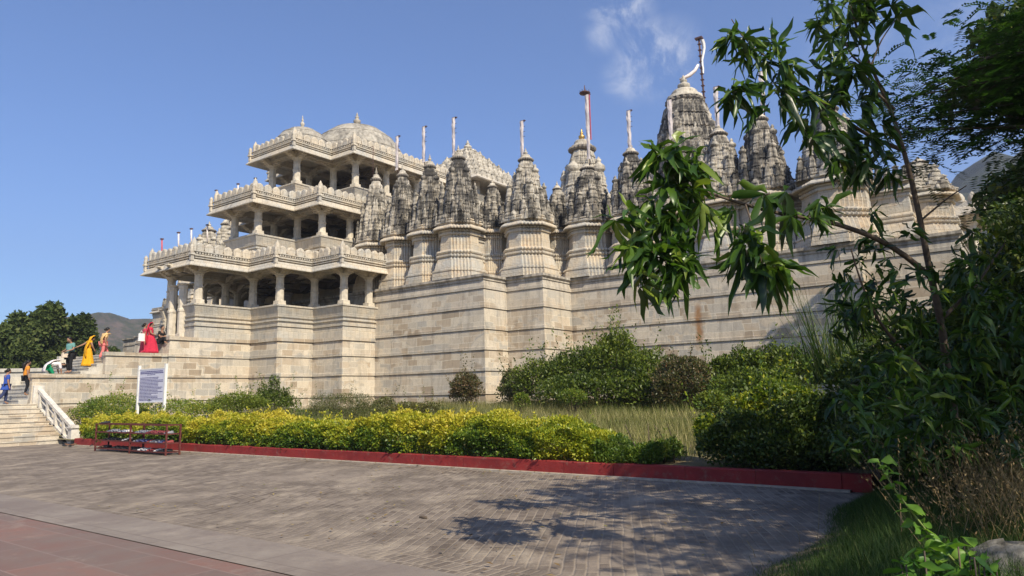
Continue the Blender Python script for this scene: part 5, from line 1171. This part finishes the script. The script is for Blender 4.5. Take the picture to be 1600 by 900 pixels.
def person(label, foot, head, H, pose, garments, hair='short', group='visitors on the temple stairs', fat=1., cover=None):
    """foot world xyz; head angle of facing; pose overrides in units of H; garments [(name, kind, material, kw)]"""
    J = {k: np.array(v, float) for k, v in JD.items()}
    for k, v in pose.items(): J[k] = np.array(v, float)
    c, s_ = cos(head), sin(head)
    def Wd(p): p = np.array(p)*H; return np.array([foot[0]+p[0]*c-p[1]*s_, foot[1]+p[0]*s_+p[1]*c, foot[2]+p[2]])
    t = thing('person', label, 'person', foot, group)
    names = ['pelvis', 'belly', 'chest', 'neck', 'chin', 'head', 'shL', 'elL', 'wrL', 'shR', 'elR', 'wrR', 'hipL', 'knL', 'anL', 'toL', 'hipR', 'knR', 'anR', 'toR']
    ix = {n: i for i, n in enumerate(names)}
    V = [Wd(J[n]) for n in names]; R = [rad_(n)*H*(fat if n in ('pelvis', 'belly', 'chest', 'hipL', 'hipR') else 1) for n in names]
    E = [(0, 1), (1, 2), (2, 3), (3, 4), (4, 5), (2, 6), (6, 7), (7, 8), (2, 9), (9, 10), (10, 11), (0, 12), (12, 13), (13, 14), (14, 15), (0, 16), (16, 17), (17, 18), (18, 19)]
    for w, e in (('wrL', 'elL'), ('wrR', 'elR')):
        d = J[w]-J[e]; d /= np.linalg.norm(d); sd_ = np.cross(d, (0, 0, 1.)); sd_ = sd_/(np.linalg.norm(sd_)+1e-6); pm = J[w]+d*.035; V.append(Wd(pm)); R.append((.020*H, .012*H)); E.append((ix[w], len(V)-1)); pi_ = len(V)-1
        for k, (o_, l_) in enumerate(((-.014, .040), (-.005, .047), (.005, .044), (.014, .034), (.024, .018))):
            b0 = pm+sd_*o_*.9+d*(.012 if k < 4 else -.01); b1 = b0+d*l_*.9+sd_*(o_*.3)+np.array([0, 0, -.008]); V.append(Wd(b0+d*l_*.4)); R.append(.0050*H); E.append((pi_, len(V)-1)); V.append(Wd(b1)); R.append(.0042*H); E.append((len(V)-2, len(V)-1))
    me = skin_mesh(V, E, R, 0, 1)
    body = link('body', me, M['skin'], t)
    # head details
    f = np.array([c, s_, 0]); l = np.array([-s_, c, 0]); hd = Wd(J['head']); up_ = Wd(J['head'])-Wd(J['neck']); up_ /= np.linalg.norm(up_)
    fw = f-up_*(f@up_); fw /= np.linalg.norm(fw)+1e-9
    def ell(mb, c_, r, n=10, cut=None):
        a = np.arange(n)*2*pi/n; R_ = []
        for tt in np.linspace(.12, pi-.12, 8):
            R_.append(np.array([c_+fw*r[0]*sin(tt)*cos(q)+l*r[1]*sin(tt)*sin(q)+up_*r[2]*cos(tt) for q in a]))
        mb.rings(R_, True, True, smooth=True)
    mb = MB(); ell(mb, hd+fw*.005*H, (.056*H, .046*H, .070*H)); ell(mb, hd+fw*.060*H-up_*.006*H, (.014*H, .009*H, .016*H), 6)
    for sg in (-1, 1): ell(mb, hd+l*sg*.047*H-up_*.004*H, (.010*H, .006*H, .018*H), 6)
    mb.build('face', M['skin'], t)
    mb = MB()
    for sg in (-1, 1): ell(mb, hd+l*sg*.019*H+fw*.054*H+up_*.008*H, (.006*H, .008*H, .005*H), 6)
    mb.build('eyes', M['hair'], t)
    mb = MB(); ell(mb, hd-fw*.018*H+up_*.018*H, (.060*H, .056*H, .068*H))
    if hair == 'bun': ell(mb, hd-fw*.075*H-up_*.02*H, (.035*H, .035*H, .035*H), 8)
    if hair == 'long':
        q = [hd-fw*.045*H, hd-fw*.085*H-up_*.08*H, hd-fw*.10*H-np.array([0, 0, .20*H]), hd-fw*.09*H-np.array([0, 0, .30*H])]; mb.tube(q, [.05*H, .052*H, .045*H, .015*H], 8)
    if hair == 'tail': q = [hd-fw*.06*H, hd-fw*.10*H-up_*.05*H, hd-fw*.09*H-np.array([0, 0, .16*H])]; mb.tube(q, [.03*H, .028*H, .01*H], 7)
    mb.build('hair', M['hair'], t)
    for g in garments:
        nm, kind, mat = g[:3]; kw = g[3] if len(g) > 3 else {}
        gr = kw.get('k', 1.16)
        if kind == 'top':
            ids = ['pelvis', 'belly', 'chest', 'shL', 'shR']; VV = [Wd(J[n]+((0, 0, -.02) if n == 'pelvis' else (0, 0, 0))) for n in ids]; RR = [rad_(n)*H*gr*(fat if n[0] in 'pbc' else 1) for n in ids]; EE = [(0, 1), (1, 2), (2, 3), (2, 4)]
            sl = kw.get('sleeve', .6)
            for a_, b_, p_ in (('shL', 'elL', 3), ('shR', 'elR', 4)):
                VV.append(Wd(J[a_]+(J[b_]-J[a_])*min(1, sl))); RR.append(rad_('elL')*H*gr*1.2); EE.append((p_, len(VV)-1))
                if sl > 1: w_ = 'wr'+a_[-1]; VV.append(Wd(J[b_]+(J[w_]-J[b_])*(sl-1))); RR.append(rad_('wrL')*H*1.35); EE.append((len(VV)-2, len(VV)-1))
            nk = Wd(J['neck']*.6+J['chest']*.4); VV.append(nk); RR.append(.045*H); EE.append((2, len(VV)-1))
            me = skin_mesh(VV, EE, RR, 0, 1)
        elif kind == 'trousers':
            VV = [Wd(J['pelvis'])]; RR = [rad_('pelvis')*H*gr*fat]; EE = []
            for s__ in 'LR':
                p_ = 0
                for n, q in (('hip', 1.12), ('kn', 1.25), ('an', kw.get('hem', 1.5))): VV.append(Wd(J[n+s__]+((0, 0, .02) if n == 'an' else (0, 0, 0)))); RR.append(rad_(n)*H*q*(fat if n == 'hip' else 1)); EE.append((p_, len(VV)-1)); p_ = len(VV)-1
            me = skin_mesh(VV, EE, RR, 0, 1)
        elif kind == 'skirt':      # draped cloth from the waist to hem, with folds
            w0 = J['belly']*.6+J['pelvis']*.4; hm = (J['anL']+J['anR'])/2; hz_ = kw.get('hem', .03); mid = (J['knL']+J['knR'])/2; n_ = 40; a = np.arange(n_)*2*pi/n_; R_ = []
            for f_ in np.linspace(0, 1, 9):
                cc = w0*(1-f_)**2+2*f_*(1-f_)*mid+f_*f_*np.array([hm[0], hm[1], hz_]); cc[2] = w0[2]+(hz_-w0[2])*f_
                rx = (.082+.040*f_**.7)*kw.get('flare', 1)*fat; ry = (.088+.012*f_)*kw.get('flare', 1)*fat; fold = 1+.10*f_*np.sin(a*9+f_*1.5)+.05*f_*np.sin(a*5+1)
                sp_ = abs(J['anL'][0]-J['anR'][0])*.42*f_
                R_.append(np.array([Wd(cc+np.array([(rx+sp_)*cos(q)*fo, ry*sin(q)*fo, 0])) for q, fo in zip(a, fold)]))
            m_ = MB(); m_.rings(R_, True, True, smooth=True); me = m_.mesh(nm)
        elif kind == 'tunic':      # long shirt falling past the hips
            w0 = J['chest']; w1 = J['pelvis']; hm = (J['knL']+J['knR'])/2*kw.get('len', .55)+J['pelvis']*(1-kw.get('len', .55)); n_ = 28; a = np.arange(n_)*2*pi/n_; R_ = []
            ax = w1-w0; 
            for f_, rr in ((0, .078), (.35, .080), (.7, .088), (1., .098)): 
                cc = w0+ax*f_; R_.append(np.array([Wd(cc+np.array([rr*.85*cos(q), rr*1.05*sin(q), 0])*fat*(1)) for q in a]))
            for f_ in (.4, .75, 1.): cc = w1+(hm-w1)*f_; R_.append(np.array([Wd(cc+np.array([(.10+.03*f_)*cos(q), (.10+.02*f_)*sin(q), 0])*fat*(1+.06*f_*sin(q*7))) for q in a]))
            m_ = MB(); m_.rings(R_, True, True, smooth=True); me = m_.mesh(nm)
        elif kind == 'drape':      # sari end / shawl: cloth over the shoulder (and head)
            pts = kw['pts']; wv = kw.get('w', .07); m_ = MB(); q = interp([Wd(p) for p in pts], 14); R_ = []
            for i, p in enumerate(q):
                tt = q[min(i+1, 13)]-q[max(i-1, 0)]; tt /= np.linalg.norm(tt); sd_ = l if kw.get('side', True) else fw; sd_ = sd_-tt*(sd_@tt); sd_ /= np.linalg.norm(sd_)+1e-9; nn_ = np.cross(tt, sd_)
                ww = wv*H*(1+.15*sin(i*1.3)); R_.append(np.array([p+sd_*ww*u+nn_*.018*H*(v+.6*sin(u*5+i)) for u, v in ((-1, 0), (-.5, 1), (0, .6), (.5, 1), (1, 0), (.5, -.5), (0, -.7), (-.5, -.5))]))
            m_.rings(R_, True, True, smooth=True); me = m_.mesh(nm)
        link(nm, me, mat, t)
    return t, Wd
PH = pi/2
STEP = lambda y: 1.60+(3.92-1.60)*min(13, max(0, math.floor((y-12.0)/(4.4/13))+1))/13
def at_px(px, X, z, guess=14):
    return atX(px, 600, X)
walk = dict(anL=(.16, .05, .16), knL=(.13, .055, .36), toL=(.25, .055, .135), anR=(-.14, -.05, .05), knR=(-.02, -.055, .27), toR=(-.07, -.055, .015))
p_, Wd = person('girl in a blue top and dark jeans walking up at the far left', (-36.0, 11.75, 1.60), PH, 1.52,
    dict(walk, anR=(-.24, -.05, .07), knR=(-.08, -.055, .27), toR=(-.17, -.055, .02), elL=(.03, .14, .64), wrL=(.10, .13, .52), anL=(.02, .05, .045), knL=(.03, .055, .27), toL=(.11, .055, .018), head=(.03, 0, .92)),
    [('jeans', 'trousers', fab('navy_denim', (.03, .04, .10))), ('tunic', 'tunic', fab('royal_blue', (.03, .07, .30)), {'len': .5}), ('top', 'top', fab('royal_blue', (.03, .07, .30)), {'sleeve': .8})], 'bun')
p_, Wd = person('girl with long dark hair, orange top and black leggings climbing the first steps', (-36.25, 12.55, STEP(12.55)), PH, 1.56,
    dict(anR=(-.02, -.05, .045), knR=(.04, -.055, .27), toR=(.07, -.055, .018), anL=(.16, .05, .17), knL=(.15, .055, .38), toL=(.25, .055, .15), head=(.035, 0, .92), elL=(.05, .13, .65), wrL=(.12, .11, .56)),
    [('leggings', 'trousers', fab('black', (.012, .012, .016)), {'hem': 1.2}), ('top', 'top', fab('orange', (.62, .24, .03)), {'sleeve': .6, 'k': 1.22})], 'long')
cr = dict(pelvis=(-.10, 0, .50), belly=(-.01, 0, .56), chest=(.13, 0, .59), neck=(.22, 0, .58), chin=(.26, 0, .56), head=(.30, 0, .545), shL=(.16, .10, .575), shR=(.16, -.10, .575), elL=(.20, .11, .40), elR=(.20, -.11, .40), wrL=(.24, .08, .24), wrR=(.24, -.08, .24),
    hipL=(-.09, .052, .48), hipR=(-.09, -.052, .48), knL=(.02, .06, .28), knR=(.02, -.06, .28), anL=(-.06, .06, .045), anR=(-.06, -.06, .045), toL=(.035, .06, .018), toR=(.035, -.06, .018))
y_ = atX(82, 590, -36.1)[1]
person('person in a white tunic and green trousers bending down with both hands to the steps', (-36.1, y_-.05, STEP(y_)-.02), PH, 1.55, cr,
    [('trousers', 'trousers', fab('green', (.01, .22, .10)), {'hem': 1.9}), ('top', 'top', fab('white_print', (.66, .60, .60), .2), {'sleeve': .9, 'k': 1.3}),
     ('shawl', 'drape', fab('white_print', (.66, .60, .60), .2), {'pts': [(.20, .0, .68), (.08, 0, .70), (-.06, 0, .64), (-.20, 0, .50), (-.22, 0, .34)], 'w': .11})], 'bun')
y_ = atX(107, 592, -35.9)[1]
p_, Wd = person('stout person in a teal shirt and black trousers looking down at a cream shoulder bag', (-35.9, y_, STEP(y_)+.1), -PH+.25, 1.66,
    dict(head=(.05, 0, .915), chin=(.035, 0, .868), elL=(.02, .15, .65), wrL=(.15, .09, .60), elR=(.0, -.16, .66), wrR=(.16, -.06, .60)),
    [('trousers', 'trousers', fab('black', (.012, .012, .014)), {'hem': 1.7}), ('shirt', 'top', fab('teal', (.12, .26, .24)), {'sleeve': .75, 'k': 1.25})], 'short', fat=1.28)
bg_ = thing('handbag', 'cream shoulder bag hanging in front of the person in the teal shirt', 'bag', Wd((.13, .0, .44))); mb = MB(); q = Wd((.15, 0, .49)); mb.box(tuple(q), (.15, .28, .22), tap=.86); mb.build('bag_body', fab('cream', (.58, .47, .36)), bg_); mb = MB(); mb.tube([q+(-.0, .15, .12), Wd((.07, .08, .72)), Wd((.0, .09, .84)), Wd((-.06, .0, .74)), q+(0, -.15, .12)], .012, 5); mb.build('strap', M['bark'], bg_)
y_ = atX(134, 584, -36.0)[1]; ym = fab('saffron', (.66, .33, .012))
lean = dict(belly=(.02, 0, .61), chest=(.05, 0, .72), neck=(.09, 0, .81), chin=(.12, 0, .85), head=(.14, 0, .89), shL=(.05, .10, .79), shR=(.05, -.10, .79))
person('woman in a bright saffron yellow sari leaning forward up the steps', (-36.0, y_, STEP(y_)+.04), PH, 1.50, dict(lean, anL=(.08, .05, .13), knL=(.09, .055, .34), toL=(.17, .055, .10), elL=(-.08, .14, .70), wrL=(-.24, .15, .62), elR=(.09, -.13, .64), wrR=(.16, -.10, .54)),
    [('blouse', 'top', ym, {'sleeve': .5, 'k': 1.22}), ('sari', 'skirt', ym, {'flare': 1.15}), ('sari_end', 'drape', ym, {'pts': [(.16, 0, .975), (.08, -.03, .97), (.02, -.08, .84), (-.07, -.09, .68), (-.10, -.08, .50), (-.08, -.07, .30)], 'w': .085})], 'short')
y_ = atX(159, 572, -36.1)[1]
person('woman with a peach shawl over pink trousers near the top of the steps', (-36.1, y_, STEP(y_)+.02), PH, 1.58, dict(walk, chest=(.05, 0, .73), neck=(.07, 0, .82), chin=(.10, 0, .87), head=(.11, 0, .92), shL=(.04, .1, .79), shR=(.04, -.1, .79), anR=(-.10, -.05, .05)),
    [('trousers', 'trousers', fab('coral_pink', (.60, .17, .16)), {'hem': 1.9}), ('tunic', 'tunic', fab('coral_pink', (.60, .17, .16)), {'len': .4}), ('shirt', 'top', fab('peach', (.62, .40, .18)), {'sleeve': .8, 'k': 1.3}),
     ('shawl', 'drape', fab('peach', (.62, .40, .18)), {'pts': [(.13, -.02, .80), (.06, -.09, .80), (-.06, -.08, .74), (-.09, -.06, .60), (-.08, -.05, .48)], 'w': .09})], 'bun')
rm = fab('crimson', (.48, .025, .055)); y_ = atX(234, 553, -35.75)[1]
person('woman in a crimson sari walking on the terrace in front of the porch', (-35.75, y_, 3.93), .9, 1.60, dict(anL=(.10, .05, .045), knL=(.06, .055, .28), toL=(.19, .055, .02), anR=(-.08, -.05, .05), toR=(.0, -.055, .02), elR=(.03, -.13, .64), wrR=(.12, -.10, .60)),
    [('blouse', 'top', rm, {'sleeve': .6, 'k': 1.22}), ('sari', 'skirt', rm, {'flare': 1.15}), ('sari_end', 'drape', rm, {'pts': [(.05, -.02, .985), (-.05, -.02, .96), (-.07, -.06, .84), (-.10, -.08, .68), (-.11, -.07, .48), (-.10, -.05, .30)], 'w': .085})], 'short')
y_ = atX(224, 553, -36.4)[1]
p_, Wd = person('woman in dark pink with black hair half hidden behind the crimson sari', (-36.4, y_, 3.93), 1.3, 1.58, dict(elL=(-.02, .15, .66), wrL=(.03, .16, .55)),
    [('blouse', 'top', fab('dark_pink', (.40, .05, .08)), {'sleeve': .6, 'k': 1.2}), ('skirt', 'skirt', fab('dark_pink', (.40, .05, .08)))], 'bun')
q = atX(221, 527, -35.9); bg_ = thing('carrier_bag', 'white cloth bag held beside the crimson sari', 'bag', q-(0, 0, .2)); mb = MB(); mb.box(tuple(q), (.10, .30, .38), tap=.9); mb.build('bag_body', M['white'], bg_); mb = MB(); mb.tube([q+(0, .1, .18), q+(0, 0, .33), q+(0, -.1, .18)], .01, 5); mb.build('handle', M['white'], bg_)
sit = dict(pelvis=(0, 0, .10), belly=(.01, 0, .19), chest=(.03, 0, .31), neck=(.04, 0, .41), chin=(.05, 0, .455), head=(.06, 0, .505), shL=(.03, .10, .38), shR=(.03, -.10, .38), elL=(.06, .13, .23), elR=(.06, -.13, .23), wrL=(.17, .09, .22), wrR=(.17, -.09, .22), hipL=(.02, .06, .08), hipR=(.02, -.06, .08), knL=(.22, .08, .20), knR=(.22, -.08, .20), anL=(.24, .08, .03), anR=(.24, -.08, .03), toL=(.33, .08, .015), toR=(.33, -.08, .015))
q = atX(251, 526, -35.6)
person('dark haired person in black sitting on the ledge behind the crimson sari', (-35.6, q[1], 4.80 if q[1] > 18.4 else 4.45), .4, 1.55, sit, [('shirt', 'top', fab('black', (.012, .012, .014)), {'sleeve': .8}), ('trousers', 'trousers', fab('black', (.012, .012, .014)))], 'short')

# ------------------------------------------------------------------ notice board
nb = thing('notice_board', 'white two legged notice board with dense blue writing standing behind the hedge', 'sign', (-28.4, 14.2, .3))
A = atY(218, 628, 14.2); xl, xr_ = -29.44, -27.34
for x in (xl, xr_):
    mb = MB(); mb.box2((x-.045, 14.16, .2), (x+.045, 14.25, 3.0)); mb.box2((x-.05, 14.155, 3.0), (x+.05, 14.255, 3.03)); mb.build('post', M['white'], nb)
mb = MB(); mb.box2((xl+.07, 14.185, 1.58), (xr_-.07, 14.215, 2.84)); board = mb.build('board', simple('board_lilac', (.60, .59, .68), .5, .04), nb)
mb = MB(); mb.box2((xl+.07, 14.175, 2.84), (xr_-.07, 14.225, 2.88)); mb.build('rim', M['white'], nb); mb = MB(); mb.box2((xl+.07, 14.175, 1.54), (xr_-.07, 14.225, 1.58)); mb.build('rim', M['white'], nb)
mb = MB(); z = 2.80; r_ = random.Random(4); W_ = xr_-xl-.30
for row in range(21):
    h = .042 if row < 2 else .026; z -= (.062 if row < 2 else .056); x = xl+.15; 
    if row in (3,): continue
    end = xl+.15+W_*(1. if row < 2 else r_.choice((.55, .8, .95, 1., 1.)))
    if row == 2: x += W_*.3; end = x+W_*.35
    while x < end-.04:
        w_ = min(r_.uniform(.04, .14), end-x); mb.box2((x, 14.181, z), (x+w_, 14.1845, z+h)); x += w_+.022
mb.build('lettering', simple('ink_blue', (.07, .065, .20), .6, .1), board)
# ------------------------------------------------------------------ shoe racks and shoes
M['rust'] = simple('rusty_red_paint', (.11, .03, .025), .8, .4, 20., bump=.3)
def shoe_mesh():
    mb = MB(); L_ = .26
    sec = [(0, .030, .055), (.15, .038, .075), (.4, .036, .060), (.65, .044, .045), (.85, .040, .035), (1., .018, .022)]; R_ = []
    for f_, w_, h_ in sec:
        x = f_*L_-L_/2; R_.append([(x, -w_, 0), (x, -w_*1.02, h_*.35), (x, -w_*.6, h_), (x, w_*.6, h_), (x, w_*1.02, h_*.35), (x, w_, 0)])
    mb.rings(R_, True, True, smooth=True); mb.box((0, 0, .006), (L_*1.02, .082, .012)); return mb.mesh('shoe')
SHOE = shoe_mesh(); SC = {'white': (.62, .60, .58), 'black': (.02, .02, .022), 'brown': (.12, .06, .035), 'blue': (.06, .07, .17), 'red': (.24, .05, .05), 'grey': (.22, .22, .24)}
SM = {}
def shoe(x, y, z, rz, col, where):
    if col not in SM: me = SHOE.copy(); me.materials.append(simple(col+'_shoe', SC[col], .6, .1)); SM[col] = me
    o = bpy.data.objects.new('shoe', SM[col]); COL.objects.link(o); o.location = (x, y, z); o.rotation_euler = (0, 0, rz)
    o['label'] = '%s shoe %s' % (col, where); o['category'] = 'shoe'; o['group'] = '%s shoes %s' % (col, where)
def rack(x0, x1, y_, where, label, cols, rz=0):
    t = thing('shoe_rack', label, 'shoe rack', ((x0+x1)/2, y_, 0), 'rusty shoe racks by the kerb'); d_ = .42; Hh = .90; yA, yB = y_-d_/2, y_+d_/2
    for x in (x0+.03, (x0+x1)/2, x1-.03):
        for y in (yA, yB):
            if abs(x-(x0+x1)/2) < .01: continue
            mb = MB(); mb.box2((x-.022, y-.022, 0), (x+.022, y+.022, Hh)); mb.build('post', M['rust'], t)
    zs = (.07, .33, .60, .86)
    for z in zs:
        mb = MB()
        for y in (yA, yB): mb.box2((x0+.05, y-.018, z), (x1-.05, y+.018, z+.035))
        for x in (x0+.06, x1-.06): mb.box2((x-.014, yA+.02, z+.002), (x+.014, yB-.02, z+.033))
        for k in range(4): y = yA+.04+(d_-.08)*(k+.5)/4; mb.box2((x0+.07, y-.012, z+.006), (x1-.07, y+.012, z+.024))
        mb.build('shelf', M['rust'], t)
    r = random.Random(int(-x0*10))
    for i, z in enumerate(zs):
        cs = cols[i]; k = 0; x = x0+.14
        while x < x1-.12 and cs:
            c_ = r.choice(cs)
            if c_: 
                for q_ in (0, .095): shoe(x+q_, y_+r.uniform(-.06, .02), z+.036, -PH+r.uniform(-.2, .2), c_, where)
            x += r.uniform(.22, .30)
rack(-25.75, -23.32, 11.30, 'on the left shoe rack', 'rusty red shoe rack with dark shoes, nearer the stairs', [['black', 'black', 'brown', None], ['white', 'black', 'black', None, None], ['grey', 'white', 'brown', None], ['black', None, None, None]])
rack(-23.20, -20.95, 11.22, 'on the right shoe rack', 'rusty red shoe rack with white and blue shoes, farther from the stairs', [['white', 'white', 'black', 'red'], ['blue', 'blue', 'white', 'grey', 'red'], ['red', 'grey', 'brown', None], ['grey', None, None, None]])
for k, (px, py) in enumerate(((103, 697), (108, 696), (112, 698), (116, 696), (147, 697), (153, 697), (157, 696))):
    q = atz(px, py, .0); shoe(q[0], q[1]-.05, .012, k*1.3, ('black', 'brown')[k % 2], 'lying on the ground between stairs and racks')
q = atz(661, 808, 0); rk2 = rock('stone_chip', 'small dark stone lying alone on the brick paving', (0, 0, 0), (.07, .035, .02), M['bark'], 5); rk2.location = Vector([float(v) for v in q])
# ------------------------------------------------------------------ haze
mb = MB(); mb.box2((-1340, -1340, -1.6), (1340, 1340, 260)); hm_ = bpy.data.materials.new('haze'); hm_.use_nodes = True; nt = hm_.node_tree; nt.nodes.clear(); o_ = N(nt, 'ShaderNodeOutputMaterial'); v_ = N(nt, 'ShaderNodeVolumePrincipled')
v_.inputs['Density'].default_value = .0005; v_.inputs['Color'].default_value = (.80, .85, .95, 1); v_.inputs['Anisotropy'].default_value = .3; nt.links.new(v_.outputs[0], o_.inputs['Volume'])
mb.build('haze', hm_, kind='stuff')
